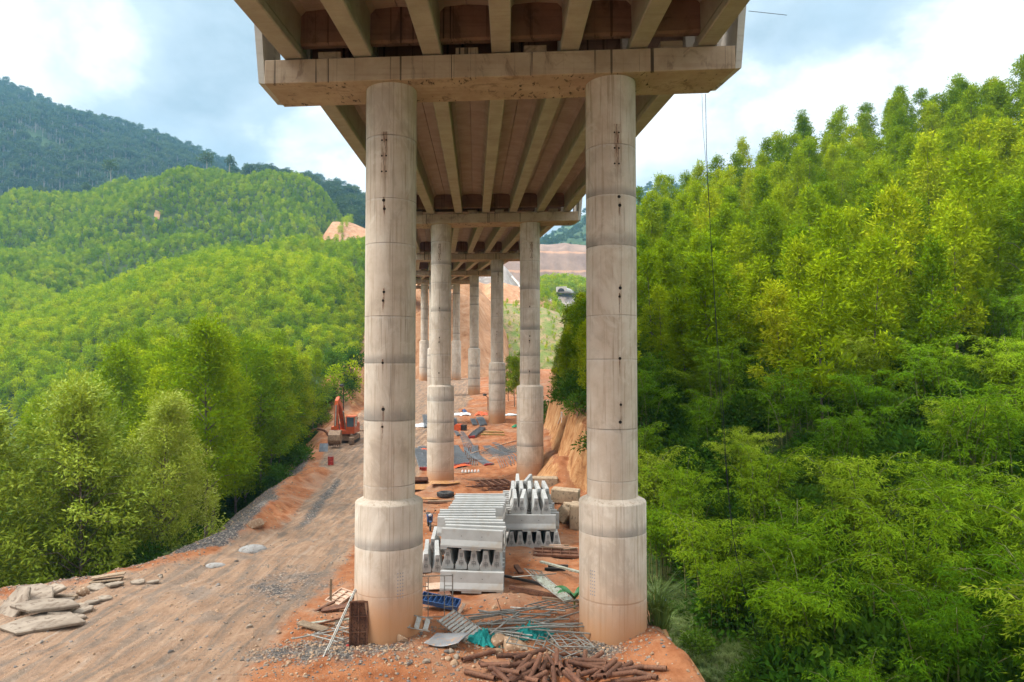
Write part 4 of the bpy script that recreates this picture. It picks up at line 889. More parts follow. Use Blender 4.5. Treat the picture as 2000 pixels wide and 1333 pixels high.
for k in range(1, 14): put_barrier(-1.72+rb.uniform(-.05, .06), 29.35+.60*k, ZL, rb.uniform(-.02, .02), f'ground-level barrier of the left stack, {nth(k)} from the front')
for r_i, dc in enumerate((30.72, 33.5, 36.3)):
    for k, x in enumerate((-2.72, -2.18, -1.62, -1.15, -.68)):
        put_barrier(x+rb.uniform(-.03, .03)-.04*r_i, dc-.20*(x+1.65)+rb.uniform(-.06, .06), ZL+BH, math.pi/2+rb.uniform(-.02, .02), f'end-on barrier in the middle layer of the left stack, {["front","second","rear"][r_i]} row, {nth(k)} from the left')
top = [(-1.70, 29.55, -.20), (-1.60, 30.2, -.17), (-1.66, 30.85, -.055), (-1.75, 31.4, -.09), (-2.10, 31.95, -.015), (-2.14, 32.5, .02), (-2.12, 33.05, .035), (-2.16, 33.55, .025), (-1.80, 34.15, -.01), (-1.76, 34.7, .0), (-1.72, 35.25, -.03), (-1.70, 35.8, .01), (-1.66, 36.4, -.02), (-1.74, 36.95, -.06), (-1.72, 37.5, .0)]
for k, (x, d, a) in enumerate(top): put_barrier(x, d, ZL+2*BH, a, f'broadside barrier in the top layer of the left stack, {nth(k)} from the front')
for k, (x, d, a, lab) in enumerate([(-4.12, 33.3, math.pi/2+.10, 'barrier on the ground half hidden by the left column'), (-3.62, 33.35, math.pi/2+.12, 'barrier on the ground leaning between left column and left stack'), (-4.1, 36.4, math.pi/2+.05, 'barrier on the ground behind the one half hidden by the column'), (-3.55, 36.3, math.pi/2+.02, 'barrier on the ground beside the middle of the left stack')]):
    put_barrier(x, d, zat(x, d)-.02, a, lab, 0)
ZR = .28
for r_i, dc in enumerate((37.65, 40.42, 43.2)):
    for k, x in enumerate((-.06, .42, .93, 1.42, 1.87, 2.34)):
        put_barrier(x+rb.uniform(-.02, .02)+.03*r_i, dc, ZR, math.pi/2+rb.uniform(-.02, .02), f'end-on ground-level barrier of the right stack, {["front","second","rear"][r_i]} row, {nth(k)} from the left')
for k in range(12): put_barrier(.98+(.18 if k in (1, 2, 5, 6, 9) else 0)+rb.uniform(-.06, .06)-.02*k, 36.62+.62*k, ZR+BH, rb.uniform(-.015, .015), f'broadside barrier in the middle layer of the right stack, {nth(k)} from the front')
for lab, lst in (('front', [(.16, 38.0, .02), (.62, 38.05, -.07), (1.28, 38.0, .01), (1.80, 37.95, .015)]), ('second', [(.06, 40.8, 0), (.56, 40.85, .01), (1.05, 40.8, -.01), (1.52, 40.8, .03), (1.98, 40.85, .04)]), ('rear', [(.36, 43.5, .0), (1.0, 43.4, -.16)])):
    for k, (x, d, a) in enumerate(lst): put_barrier(x, d, ZR+2*BH, math.pi/2+a, f'end-on barrier on top of the right stack, {lab} row, {nth(k)} from the left')

# ---- concrete blocks
blk = MB().box((0, 0, .45), (2.0, .95, .9), None, .05).build('concrete_block', M_block)
bf = [blk]
for px, py, dz, rot, sc, lab in [(1064, 954, 0, (0, 0, -.1), (1, 1, 1), 'tan concrete block farthest back behind the right barrier stack'), (1038, 958, 0, (0, 0, -.05), (1, 1, .85), 'tan concrete block peeping out between the topmost barriers'), (1104, 985, .15, (.05, .05, -.25), (.9, .9, 1), 'tan concrete block with dark drips on its face right of the barriers'),
    (1101, 1013, -.15, (.55, .35, 1.0), (.75, .9, .9), 'tan concrete block tipped over on its edge right of the barriers'), (1118, 1005, -.1, (0, .1, .2), (.55, .9, .9), 'concrete block wedged between the tipped one and the right column'), (1127, 1030, 0, (0, 0, 1.4), (.7, .8, 1.6), 'upright concrete block half hidden by the right column')]:
    o = bf.pop() if bf else copy_tree(blk); g = G(px, py); o.location = (g.x, g.y, g.z+dz-.05); o.rotation_euler = rot; o.scale = sc; tag(o, lab, 'concrete block', 'loose concrete blocks')

# ---- excavator
g = G(672, 868); ex = thing('excavator', 'orange-red crawler excavator resting its bucket on the muddy road', 'excavator', (g.x-.35, g.y+1.6, g.z-.05), (0, 0, .03)); ex.scale = (1.1, 1.1, 1.1)
for sgn in (-1, 1):
    tr = MB(); pr = [(-1.9, .45), (-1.75, .12), (-1.4, 0), (1.4, 0), (1.75, .12), (1.9, .45), (1.75, .78), (1.4, .9), (-1.4, .9), (-1.75, .78)]
    V = [(sgn*1.15+q, u_, w_) for q in (-.27, .27) for u_, w_ in pr]; n = len(pr)
    tr.add(V, [(k, (k+1) % n, n+(k+1) % n, n+k) for k in range(n)]+[tuple(reversed(range(n))), tuple(range(n, 2*n))])
    for k in range(16):
        tr.box((sgn*1.15, -1.5+k*.2, .92), (.56, .1, .05)); 
    for k in range(5): tr.box((sgn*1.15, -1.93, .2+k*.13), (.56, .06, .07))
    tk = tr.build('track', M_mud, ex)
    wh = MB()
    for k in range(6): wh.tube([(sgn*1.15-.30, -1.3+k*.52, .32), (sgn*1.15+.30, -1.3+k*.52, .32)], .2, 12)
    wh.build('roller', M_black, tk)
MB().box((0, 0, .62), (1.8, 1.6, .5)).tube([(0, 0, .85), (0, 0, 1.12)], .65, 20).build('undercarriage', M_mud, ex)
bd = MB(); bd.box((0, .55, 1.32), (2.6, 3.2, .42), None, .05).box((-.65, 1.2, 1.85), (1.25, 1.9, .7), None, .08).box((.65, 1.5, 1.85), (1.2, 1.3, .7), None, .08).box((-1.0, -.55, 1.72), (.55, 1.0, .45), None, .05); bd.build('body', M_orange, ex)
MB().box((0, 2.15, 1.75), (2.5, .55, .95), None, .12).build('counterweight', M_orange, ex)
MB().tube([(-.75, 1.5, 2.2), (-.75, 1.5, 2.7)], .07, 10).build('exhaust', M_black, ex)
cbn = MB(); cx0, cx1, cy0, cy1, cz0, cz1 = .38, 1.32, -1.05, .6, 1.5, 3.0
for xx in (cx0+.04, cx1-.04):
    for yy in (cy0+.04, cy1-.04): cbn.box((xx, yy, (cz0+cz1)/2), (.09, .09, cz1-cz0))
cbn.box(((cx0+cx1)/2, (cy0+cy1)/2, cz1+.03), (cx1-cx0+.06, cy1-cy0+.06, .1), None, .03).box(((cx0+cx1)/2, (cy0+cy1)/2, cz0+.2), (cx1-cx0, cy1-cy0, .42), None, .02)
cab = cbn.build('cab', M_orange, ex)
MB().box(((cx0+cx1)/2, cy0+.03, 2.33), (cx1-cx0-.16, .03, 1.2)).build('windscreen', M_glass, cab)
for xx in (cx0+.03, cx1-.03): MB().box((xx, (cy0+cy1)/2, 2.33), (.03, cy1-cy0-.18, 1.2)).build('side_window', M_glass, cab)
MB().box(((cx0+cx1)/2, .1, 1.95), (.5, .5, .6), None, .1).build('seat', M_black, cab)
def arm(pts, wd, hs, nm, mat):
    mm = MB(); V = []
    for i, p_ in enumerate(pts):
        p_ = Vector(p_); t_ = (Vector(pts[min(i+1, len(pts)-1)])-Vector(pts[max(i-1, 0)])).normalized(); nrm_ = Vector((0, -t_.z, t_.y))
        for sx_, sn in ((-1, -1), (1, -1), (1, 1), (-1, 1)): V.append(p_+Vector((sx_*wd/2, 0, 0))+nrm_*sn*hs[i]/2)
    F = [(i*4+k, i*4+(k+1) % 4, (i+1)*4+(k+1) % 4, (i+1)*4+k) for i in range(len(pts)-1) for k in range(4)]+[(3, 2, 1, 0), tuple(len(V)-4+k for k in range(4))]
    mm.add(V, F); return mm.build(nm, mat, ex)
bx_ = -.05
arm([(bx_, -.2, 1.75), (bx_, -1.4, 3.4), (bx_, -2.3, 4.35), (bx_, -3.5, 4.9)], .42, [.5, .62, .6, .34], 'boom', M_orange)
st_ = arm([(bx_, -3.0, 5.2), (bx_, -3.65, 4.85), (bx_, -4.0, 3.2), (bx_, -4.15, 1.9)], .34, [.3, .5, .4, .24], 'stick', M_orange)
for sx_ in (-1, 1): MB().tube([(bx_+sx_*.33, -.7, 1.55), (bx_+sx_*.33, -2.0, 3.7)], .08, 8).build('hydraulic_cylinder', M_galv, ex)
MB().tube([(bx_, -2.0, 4.75), (bx_, -3.0, 5.35)], .08, 8).build('hydraulic_cylinder', M_orange, ex)
MB().tube([(bx_, -4.0, 4.5), (bx_, -4.4, 2.3)], .08, 8).build('hydraulic_cylinder', M_galv, ex)
bk = MB(); prb = [(-.1, .0), (-.55, -.05), (-.95, -.45), (-1.0, -1.0), (-.7, -1.35), (-.2, -1.5), (.1, -1.15), (.15, -.5)]
V = [(q*.62, -4.0+u_, 1.85+w_) for q in (-1, 1) for u_, w_ in prb]; n = len(prb)
bk.add([(x+bx_, y, z) for x, y, z in V], [(k, (k+1) % n, n+(k+1) % n, n+k) for k in range(n)]+[tuple(reversed(range(n))), tuple(range(n, 2*n))])
bko = bk.build('bucket', M_mud, ex)
for k in range(5): MB().box((bx_-.5+k*.25, -4.2, .30), (.09, .35, .12), (.5, 0, 0)).build('tooth', M_mud, bko)

# ---- barrel, tyre, lamp masts, motorbike
g = G(646, 908); br = thing('oil_drum', 'red steel drum standing on the edge of the muddy road', 'drum', (g.x, g.y, g.z-.03))
MB().lathe([(.0, 0), (.29, 0), (.305, .02), (.29, .05), (.29, .28), (.305, .30), (.29, .32), (.29, .56), (.305, .58), (.29, .60), (.29, .84), (.305, .87), (.29, .88)], 24, cap=False).build('shell', M_red, br)
MB().lathe([(0, .85), (.285, .85)], 24, cap=False).build('lid', M_cement, br)
g = G(870, 970); o = MB().lathe([(.30, .02), (.50, 0), (.60, .05), (.64, .17), (.60, .31), (.50, .36), (.30, .34), (.29, .18), (.30, .02)], 32, cap=False).build('tyre', M_tyre, None, (g.x, g.y, g.z)); tag(o, 'big black truck tyre lying flat on the soil behind the left barrier stack', 'tyre')
tr = MB()
for k in range(28):
    a = k*2*math.pi/28; tr.box((.625*math.cos(a), .625*math.sin(a), .18), (.05, .06, .26), (0, 0, a))
tr.build('tread', M_tyre, o)
def lamp_mast(px, py, pt, d, lab):
    b = P(px, py, d); g_ = zat(b.x, d); tp = P(pt[0], pt[1], d); r_ = thing('lamp_mast', lab, 'lamp', (b.x, d, g_))
    MB().tube([(0, 0, 0), (0, 0, tp.z-g_-.4), (tp.x-b.x, -.3, tp.z-g_)], .06, 8).build('pole', M_black, r_)
    MB().lathe([(0, -.12), (.30, -.05), (.34, .10), (.2, .22), (0, .25)], 20, (tp.x-b.x, -.4, tp.z-g_), cap=False).build('lamp_head', M_black, r_)
    MB().lathe([(0, -.13), (.24, -.08)], 20, (tp.x-b.x, -.43, tp.z-g_-.02), cap=False).build('lens', M_white, r_)
lamp_mast(671, 800, (669, 754), 92, 'round work lamp on a thin pole behind the excavator')
lamp_mast(953, 800, (947, 772), 108, 'round work lamp on a thin pole between the third and fourth piers')
g = G(833, 1041); mb = thing('motorbike', 'small motorbike parked beside the left column, facing the camera', 'motorbike', (g.x+.05, g.y+.9, g.z), (0, 0, .22))
for yy, nm in ((-.62, 'wheel'), (.62, 'wheel')):
    wv = MB().lathe([(.22, -.045), (.27, -.05), (.30, 0), (.27, .05), (.22, .045), (.21, 0), (.22, -.045)], 24, cap=False); wo = wv.build('wheel', M_tyre, mb, (0, yy, .30), (0, math.pi/2, 0))
    hb = MB().tube([(0, 0, -.06), (0, 0, .06)], .06, 8)
    for k in range(8): hb.tube([(0, 0, 0), (.22*math.cos(k*.785), .22*math.sin(k*.785), 0)], .008, 4)
    hb.build('hub', M_galv, wo)
MB().tube([(0, -.62, .3), (0, -.45, .85), (0, -.42, .98)], .035, 8).tube([(0, -.42, .75), (0, .1, .42), (0, .62, .3)], .04, 8).tube([(0, .05, .5), (0, .45, .68)], .04, 8).box((0, .02, .42), (.26, .34, .28), None, .05).build('frame', M_black, mb)
MB().box((0, -.38, .72), (.34, .16, .5), (.25, 0, 0), .05).box((0, .4, .66), (.22, .7, .18), None, .05).box((0, -.62, .58), (.14, .5, .05), None, .01).build('fairing', M_blue, mb)
MB().box((0, .28, .80), (.26, .72, .10), (.05, 0, 0), .04).build('saddle', M_black, mb)
MB().tube([(-.36, -.36, 1.0), (-.12, -.42, .98), (.12, -.42, .98), (.36, -.36, 1.0)], .02, 8).build('handlebar', M_galv, mb)
MB().box((0, -.5, .92), (.18, .1, .14), None, .03).build('headlight', M_white, mb)
for sgn in (-1, 1): MB().tube([(sgn*.2, -.42, 1.0), (sgn*.3, -.43, 1.15)], .01, 6).box((sgn*.32, -.43, 1.17), (.11, .02, .07)).build('mirror', M_black, mb)

# ---- reinforcing bars
def bundle(p0, p1, n, lab, sag=.0, wd=.05, red=True, fanout=1.0, stack=2):
    a = G(*p0); b = G(*p1); mm = MB(); rd = MB(); dirv = (b-a); side = Vector((-dirv.y, dirv.x, 0)).normalized(); Ln = dirv.length
    for k in range(n):
        col_, row_ = k % max(1, n//stack), k//max(1, n//stack); o_ = (col_-(n//stack-1)/2)*wd; r1 = rb.uniform(-.06, .06); pts_ = []
        for t_ in np.linspace(0, 1, 7):
            q = a.lerp(b, t_)+side*(o_*(1+(fanout-1)*t_)+sag*math.sin(t_*math.pi))+dirv.normalized()*r1; q.z = zat(q.x, q.y)+.06+row_*wd*.9+rb.uniform(-.008, .008); pts_.append(q-a)
        mm.tube(pts_, wd*.36, 5)
        if red: e = pts_[-1]; f = (e-pts_[-2]).normalized(); rd.tube([e-f*.14, e+f*.012], wd*.50, 6)
    o = mm.build('steel_bundle', M_rebar, None, a); tag(o, lab, 'steel bars', 'bundles of steel bars on the ground')
    if red: rd.build('painted_end', M_red, o)
bundle((815, 880), (828, 920), 24, 'wide grey bundle of steel bars just left of the second pier\'s left column', 0, .11, True, 1, 3)
bundle((823, 874), (838, 916), 18, 'grey steel bundle partly behind the second pier\'s left column', 0, .10, True, 1, 2)
bundle((886, 872), (903, 909), 24, 'fan-shaped steel bundle just right of the second pier\'s left column', 0, .09, True, 1.5, 2)
bundle((928, 872), (954, 909), 18, 'bent steel bundle with red ends in the middle of the orange ground', -.5, .085, True, 1.1, 2)
bundle((908, 876), (962, 909), 10, 'thin steel bundle crossing behind the bent one', -.6, .07, False, 1.0, 2)
bundle((943, 838), (921, 857), 22, 'short thick steel bundle with a red end near the yellow beams', 0, .12, True, 1, 3)
bundle((936, 817), (944, 832), 18, 'steel bundle lying on the step below the third pier, right one of two', 0, .12, False, 1, 2)
bundle((923, 820), (928, 832), 12, 'steel bundle lying on the step below the third pier, left one of two', 0, .12, False, 1, 2)
bundle((829, 812), (833, 836), 12, 'steel bundle seen between the left columns of the two front piers', 0, .12, False, 1, 2)
bundle((886, 818), (890, 832), 10, 'small steel bundle above the orange box', 0, .11, False, 1, 2)
bundle((950, 872), (996, 909), 9, 'loose scattered steel bars left of the second pier\'s right column', .3, .10, False, 2.2, 1)
bundle((899, 845), (918, 910), 7, 'loose thin steel bars strewn over the orange ground', .5, .12, False, 2.0, 1)
bundle((965, 866), (1010, 905), 5, 'few loose steel bars nearest the second pier\'s right column', .4, .13, False, 2.2, 1)
bundle((886, 842), (896, 852), 10, 'short dark steel bundle below the orange box', 0, .10, False, 1, 2)
for k, (p0, p1, r, mat, nm, lab) in enumerate([((918, 888), (1008, 862), .05, M_ply, 'timber_pole', 'pale timber pole slanting across the loose steel bars'), ((905, 903), (945, 901), .05, M_rustst, 'steel_rod', 'brown steel rod left of the bent steel bundle'), ((890, 896), (940, 900), .04, M_rustst, 'steel_rod', 'thin brown steel rod at the foot of the fan-shaped bundle')]):
    a = G(*p0, lift=.07); b = G(*p1, lift=.07); o = MB().tube([(0, 0, 0), (b-a)*.5+Vector((0, 0, .02)), b-a], r, 6).build(nm, mat, None, a); tag(o, lab, 'pole' if k == 0 else 'rod')
for k, (p0, p1, lab) in enumerate([((944, 845), (984, 846), 'yellowish steel beam on the gravel, rear one of two'), ((940, 850), (986, 851), 'yellowish steel beam on the gravel, front one of two')]):
    a = G(*p0); b = G(*p1); L_ = (b-a).length; mm = MB().box((0, 0, .16), (L_, .22, .04)).box((0, 0, .10), (L_, .05, .12)).box((0, 0, .03), (L_, .22, .04)); o = mm.build('steel_beam', M_yellow, None, (a+b)/2, (0, 0, math.atan2(b.y-a.y, b.x-a.x))); tag(o, lab, 'beam', 'yellowish beams on the gravel')

# ---- formwork panels (ribbed steel shutters)
def panel(W, H, nx, ny, plate=True, fr=.05, dp=.09, bar=.03):
    mm = MB(); mm.box((0, -H/2+fr/2, 0), (W, fr, dp)).box((0, H/2-fr/2, 0), (W, fr, dp))
    for sx_ in (-1, 1): mm.box((sx_*(W/2-fr/2), 0, 0), (fr, H-2*fr, dp))
    for k in range(1, nx): mm.box((-W/2+W*k/nx, 0, .004), (bar, H-2*fr, dp*.8))
    for k in range(1, ny): mm.box((0, -H/2+H*k/ny, -.006), (W-2*fr, bar, dp*.7))
    if plate: mm.box((0, 0, -dp/2-.008), (W+.01, H+.01, .012))
    return mm
def lay(o, px, py, yaw, lab, cat, tilt=(0, 0), lift=.06, group=None):
    g_ = G(px, py); o.location = (g_.x, g_.y, g_.z+lift); o.rotation_euler = (tilt[0], tilt[1], yaw); return tag(o, lab, cat, group)
fg = 'rusty formwork panels'
lay(panel(5.2, 2.6, 9, 4, False, .1, .14, .09).build('formwork_panel', M_rustst), 938, 947, .33, 'large rusty formwork grid lying on the ground behind the tyre', 'formwork', (0, 0), .08, fg)
lay(panel(4.2, 2.2, 7, 3, False, .1, .14, .09).build('formwork_panel', M_rustst), 968, 955, .45, 'smaller rusty formwork grid right behind the barrier stacks', 'formwork', (0, 0), .10, fg)
lay(panel(1.5, 1.1, 3, 2, True, .08, .3).build('formwork_panel', M_rustst), 824, 945, .1, 'short rusty formwork box left of the second pier', 'formwork', (-.5, 0), .25, fg)
lay(panel(2.3, 1.3, 5, 2).build('formwork_panel', M_rustst), 1086, 1086, -.06, 'dark rusty formwork panel under brushwood beside the right column', 'formwork', (0, .02), .16, fg)
lay(panel(.62, 1.5, 2, 3).build('formwork_panel', M_rustst), 700, 1263, .12, 'rusty formwork panel standing upright against the left column', 'formwork', (1.45, 0), .72, fg)
lay(panel(.75, .95, 2, 4, True, .04, .06).build('formwork_panel', M_ply), 664, 1172, -.5, 'small sandy formwork panel lying left of the left column', 'formwork', (.25, .1), .12, fg)
lay(panel(1.55, .55, 8, 1, True, .03, .16, .02).build('formwork_panel', M_blue), 859, 1190, -.22, 'blue ribbed formwork panel right of the left column', 'formwork', (.25, .12), .30, fg)
# ---- scaffold frames
def hframe(W=1.2, H=1.7):
    mm = MB(); r_ = .022
    mm.tube([(-W/2, 0, 0), (-W/2, 0, H)], r_, 8).tube([(W/2, 0, 0), (W/2, 0, H)], r_, 8)
    for zz in (H-.05, H*.55, .15): mm.tube([(-W/2, 0, zz), (W/2, 0, zz)], r_*.9, 6)
    mm.tube([(-W/2+.3, 0, .15), (-W/2+.3, 0, H-.05)], r_*.8, 6).tube([(W/2-.3, 0, .15), (W/2-.3, 0, H-.05)], r_*.8, 6)
    for zz in (H*.3, H*.75): mm.tube([(-W/2, 0, zz), (-W/2+.3, 0, zz)], r_*.7, 6).tube([(W/2-.3, 0, zz), (W/2, 0, zz)], r_*.7, 6)
    return mm
hf = hframe().build('scaffold', M_galv); hfl = [hf]
for px, py, rot, lift, lab in [(852, 1214, (0, 0, .08), .0, 'grey scaffold frame standing upright beside the left column'), (1058, 1204, (1.15, .3, .35), .30, 'scaffold frame propped up behind the heap of tubes'), (1078, 1142, (1.2, .5, -.7), .15, 'scaffold frame lying on the soil below the stair flight'),
    (1062, 1128, (1.35, -.2, -.5), .12, 'scaffold frame under the stair flight, upper one'), (1100, 1246, (1.5, .1, .2), .22, 'scaffold frame at the right end of the tube heap'), (1078, 1254, (1.52, -.1, .5), .16, 'scaffold frame at the front right of the tube heap'), (1040, 1240, (1.5, .1, -.2), .15, 'scaffold frame under the middle of the tube heap'), (628, 1238, (1.48, .05, .9), .12, 'scaffold frame lying flat among the planks left of the left column')]:
    o = hfl.pop() if hfl else copy_tree(hf); lay(o, px, py, rot[2], lab, 'scaffold frame', (rot[0], rot[1]), lift, 'scaffold frames lying about')
# ladder-like stair flights
def flight(n=8, W=.5, Ls=2.4, mat=M_grn):
    root = MB(); 
    for sx_ in (-1, 1): root.tube([(sx_*W/2, 0, 0), (sx_*W/2, Ls, 0)], .022, 6)
    o = root.build('scaffold_stair', M_galv)
    for k in range(n): MB().box((0, Ls*(k+.5)/n, .0), (W-.05, min(.17, Ls/n*.55), .018), (.5, 0, 0)).build('tread', mat, o)
    return o
lay(flight(), 1112, 1186, .52, 'scaffold stair flight with pale green treads lying on the soil', 'stair', (.12, 0), .25)
lay(flight(9, .75, 1.5, M_galv), 925, 1250, .75, 'scaffold stair with close metal treads beside the teal net', 'stair', (.22, -.3), .15)
lay(flight(5, .42, 1.6, M_galv), 842, 1246, 1.25, 'short metal ladder lying against the left column', 'ladder', (.15, -.9), .42)
# ---- tube heap
rt_ = random.Random(12); tube0 = []
TL = [(945+rt_.uniform(0, 150), 1206+rt_.uniform(0, 48)) for _ in range(30)]
for k, (px, py) in enumerate(TL):
    g_ = G(px, py); yaw = rt_.choice([rt_.gauss(.35, .13), rt_.gauss(.55, .15), rt_.gauss(.05, .08), rt_.gauss(-.35, .15)]); Lt = rt_.uniform(1.6, 2.9); el = rt_.uniform(-.02, .15)
    lab = f"galvanised scaffold tube in the {'rear' if py < 1222 else 'middle' if py < 1240 else 'front'} of the heap, {'left' if px < 995 else 'centre' if px < 1045 else 'right'} part"
    o = MB().pipe((-Lt/2, 0, 0), (Lt/2, 0, 0), .027, .021, 10).build('scaffold_tube', M_galv, None, (g_.x, g_.y, g_.z+.10+rt_.uniform(0, .42)), (0, -el, yaw)); tag(o, lab, 'scaffold tube', 'scaffold tubes heaped between the columns')
for px, py, L_, rot, lift, lab in [(1130, 1242, 3.4, (0, .0, .04), .42, 'two-metre scaffold tube sticking out in front of the right column'), (1120, 1245, 3.1, (0, -.01, .02), .36, 'lower scaffold tube sticking out in front of the right column'), (668, 1262, 2.5, (0, -.85, 1.1), .85, 'pale scaffold tube leaning upright left of the formwork panel'), (662, 1266, 2.4, (0, -.8, 1.15), .80, 'second pale scaffold tube leaning beside the first, left of the panel'), (630, 1246, 2.0, (0, -.06, .35), .15, 'scaffold tube lying over the planks at the left column')]:
    o = MB().pipe((-L_/2, 0, 0), (L_/2, 0, 0), .027, .021, 10).build('scaffold_tube', M_galv); lay(o, px, py, rot[2], lab, 'scaffold tube', (rot[0], rot[1]), lift, 'scaffold tubes heaped between the columns')
# ---- teal net
def net(px, py, rx, ry, h, sd, lab):
    g_ = G(px, py); q = np.linspace(-1, 1, 44); U, W_ = np.meshgrid(q, q); rr_ = np.sqrt(U*U+W_*W_); ed = 1+.35*fbm(U*1.7+sd, W_*1.7, sd, 3); xx = U*rx*ed; yy = W_*ry*ed
    zz = h*np.maximum(0, 1-rr_**2*.9)*(.6+.9*np.abs(fbm(U*3.2, W_*2.2+sd, sd+2, 4))*1.6)+.05*np.sin(U*17+W_*6+5*fbm(U*2, W_*2, sd))
    zz = zz + Zg(xx+g_.x, yy+g_.y)-g_.z; me = np_mesh('debris_net', np.stack([xx, yy, zz], -1).reshape(-1, 3), grid_quads(44, 44), M_teal, True)
    tag(obj('debris_net', me, None, g_), lab, 'net', 'teal safety nets in the tube heap')
net(948, 1252, .62, .38, .32, 3, 'crumpled teal net at the left end of the tube heap')
net(1032, 1243, .75, .45, .42, 8, 'crumpled teal net under the middle of the tube heap')
# ---- rusty pipes
pr_ = random.Random(31)
for k in range(46):
    px = pr_.uniform(955, 1235); py = 1302+pr_.uniform(0, 46)
    if px < 1000: yaw = pr_.gauss(-.55, .2)
    elif px < 1045: yaw = pr_.choice([.8, -.7, .4])+pr_.gauss(0, .2)
    elif px < 1150: yaw = math.pi/2+pr_.gauss(.12, .22)
    else: yaw = pr_.choice([pr_.gauss(-.35, .15), pr_.gauss(.9, .2)])
    g_ = G(px, min(py, 1331)); yy = g_.y-(.0 if py < 1331 else (py-1331)*.02); L_ = pr_.uniform(.95, 1.35)
    o = MB().pipe((-L_/2, 0, 0), (L_/2, 0, 0), .074, .063, 14).build('steel_pipe', M_rustst, None, (g_.x, yy, g_.z+.06+pr_.choice([0, .06, .12, .2])), (0, pr_.uniform(-.22, .1), yaw))
    tag(o, f"short rusty pipe in the heap at the bottom edge, {'left end' if px < 1010 else 'left of middle' if px < 1075 else 'right of middle' if px < 1150 else 'right end'} of the heap", 'pipe', 'rusty pipes heaped at the bottom edge')
for (a, b, lab) in [((903, 1295), (966, 1278), 'pale rusty pipe lying alone left above the pipe heap'), ((908, 1318), (966, 1336), 'rusty pipe lying alone at the bottom edge left of the heap'), ((1076, 1282), (1132, 1283), 'rusty pipe lying alone on the grey gravel'), ((1246, 1309), (1302, 1313), 'rusty pipe lying alone, farthest right'), ((1216, 1312), (1284, 1330), 'long rusty pipe at the right end of the heap'),
     ((970, 1302), (1040, 1300), 'rusty pipe lying level on top of the left part of the heap'), ((1002, 1306), (1064, 1291), 'rusty pipe lying crosswise on top of the heap'), ((1160, 1300), (1220, 1304), 'rusty pipe lying level behind the right end of the heap')]:
    A_ = G(a[0], min(a[1], 1331), lift=.08); B_ = G(b[0], min(b[1], 1331), lift=.08)
    if 'on top' in lab: A_.z += .22; B_.z += .26
    o = MB().pipe((0, 0, 0), B_-A_, .076, .064, 14).build('steel_pipe', M_rustst, None, A_); tag(o, lab, 'pipe', 'rusty pipes heaped at the bottom edge')
# ---- boards, beams, sheets
def board(px, py, size, yaw, lab, cat, mat, tilt=(0, 0), lift=None, name='wood_plank', bev=0):
    o = MB().box((0, 0, 0), size, None, bev).build(name, mat); return lay(o, px, py, yaw, lab, cat, tilt, lift if lift is not None else size[2]/2+.02)
board(611, 1230, (1.15, .34, .05), -.35, 'pale wide board lying left of the left column', 'board', M_wood, (.05, .1), .12)
board(648, 1222, (1.5, .14, .06), .18, 'greenish narrow board beside the pale wide one', 'board', M_grn, (0, -.05), .16)
board(633, 1192, (1.0, .12, .06), .95, 'reddish thin board sloping at the foot of the wooden stake', 'board', M_rustst, (0, -.1), .12)
board(655, 1195, (1.05, .28, .06), .2, 'brown board lying left of the left column', 'board', M_rustst, (.2, -.1), .14)
board(646, 1176, (.09, .05, .95), .0, 'reddish wooden stake standing upright left of the left column', 'stake', M_wood, (.03, .02), .45, 'wood_stake')
board(636, 1222, (1.7, .07, .04), .4, 'dark thin batten behind the pale wide board', 'batten', M_rustst, (0, -.12), .12)
board(118, 1172, (1.35, .20, .14), -.04, 'square brown beam lying among the rubble on the left', 'beam', M_wood, (0, 0), .10, 'wood_beam')
board(212, 1135, (1.3, .4, .05), .3, 'weathered boards stacked at the left road edge, top one', 'board', M_wood, (0, -.08), .22)
board(208, 1138, (1.25, .45, .05), .22, 'weathered boards stacked at the left road edge, lower one', 'board', M_wood, (0, -.05), .10)
board(1043, 1164, (2.3, .16, .16), -.52, 'long dark timber beam slanting below the stair flight', 'beam', M_rustst, (0, .02), .14, 'wood_beam')
board(1030, 1140, (2.4, .10, .10), -.62, 'thin dark beam parallel to the long timber beam', 'beam', M_black, (0, 0), .10, 'wood_beam')
board(1013, 1120, (.22, .75, .12), .35, 'short brown steel channel standing slightly askew right of the barriers', 'channel', M_rustst, (.2, 0), .16, 'steel_channel')
for kk, (px, py, lab) in enumerate([(1090, 1111, 'dark short steel beam beside the right column'), (1084, 1117, 'lower dark short steel beam beside the right column')]):
    o = MB().box((0, 0, .13), (.95, .14, .025)).box((0, 0, .07), (.95, .03, .1)).box((0, 0, .012), (.95, .14, .025)).build('steel_beam', M_black); lay(o, px, py, -.03, lab, 'beam', (0, 0), .02)
board(1098, 1122, (2.3, .16, .07), -.62, 'pale scaffold plank slanting down towards the right column', 'plank', M_grn, (0, .06), .30)
board(893, 1226, (.10, 1.15, .05), -.45, 'pale thin board leaning over the metal stair', 'board', M_ply, (.45, 0), .42)
board(862, 1152, (1.3, .75, .035), .1, 'pinkish plywood sheet right of the left column', 'plywood', M_ply, (.04, -.03), .16, 'plywood_sheet')
board(868, 1168, (.5, .4, .18), .3, 'dark broken crate under the plywood sheet', 'crate', M_rustst, (.1, 0), .10, 'broken_crate')
board(1105, 1178, (1.9, .09, .09), -.2, 'brown stick lying behind the tube heap', 'stick', M_wood, (0, .03), .10, 'wood_stick')
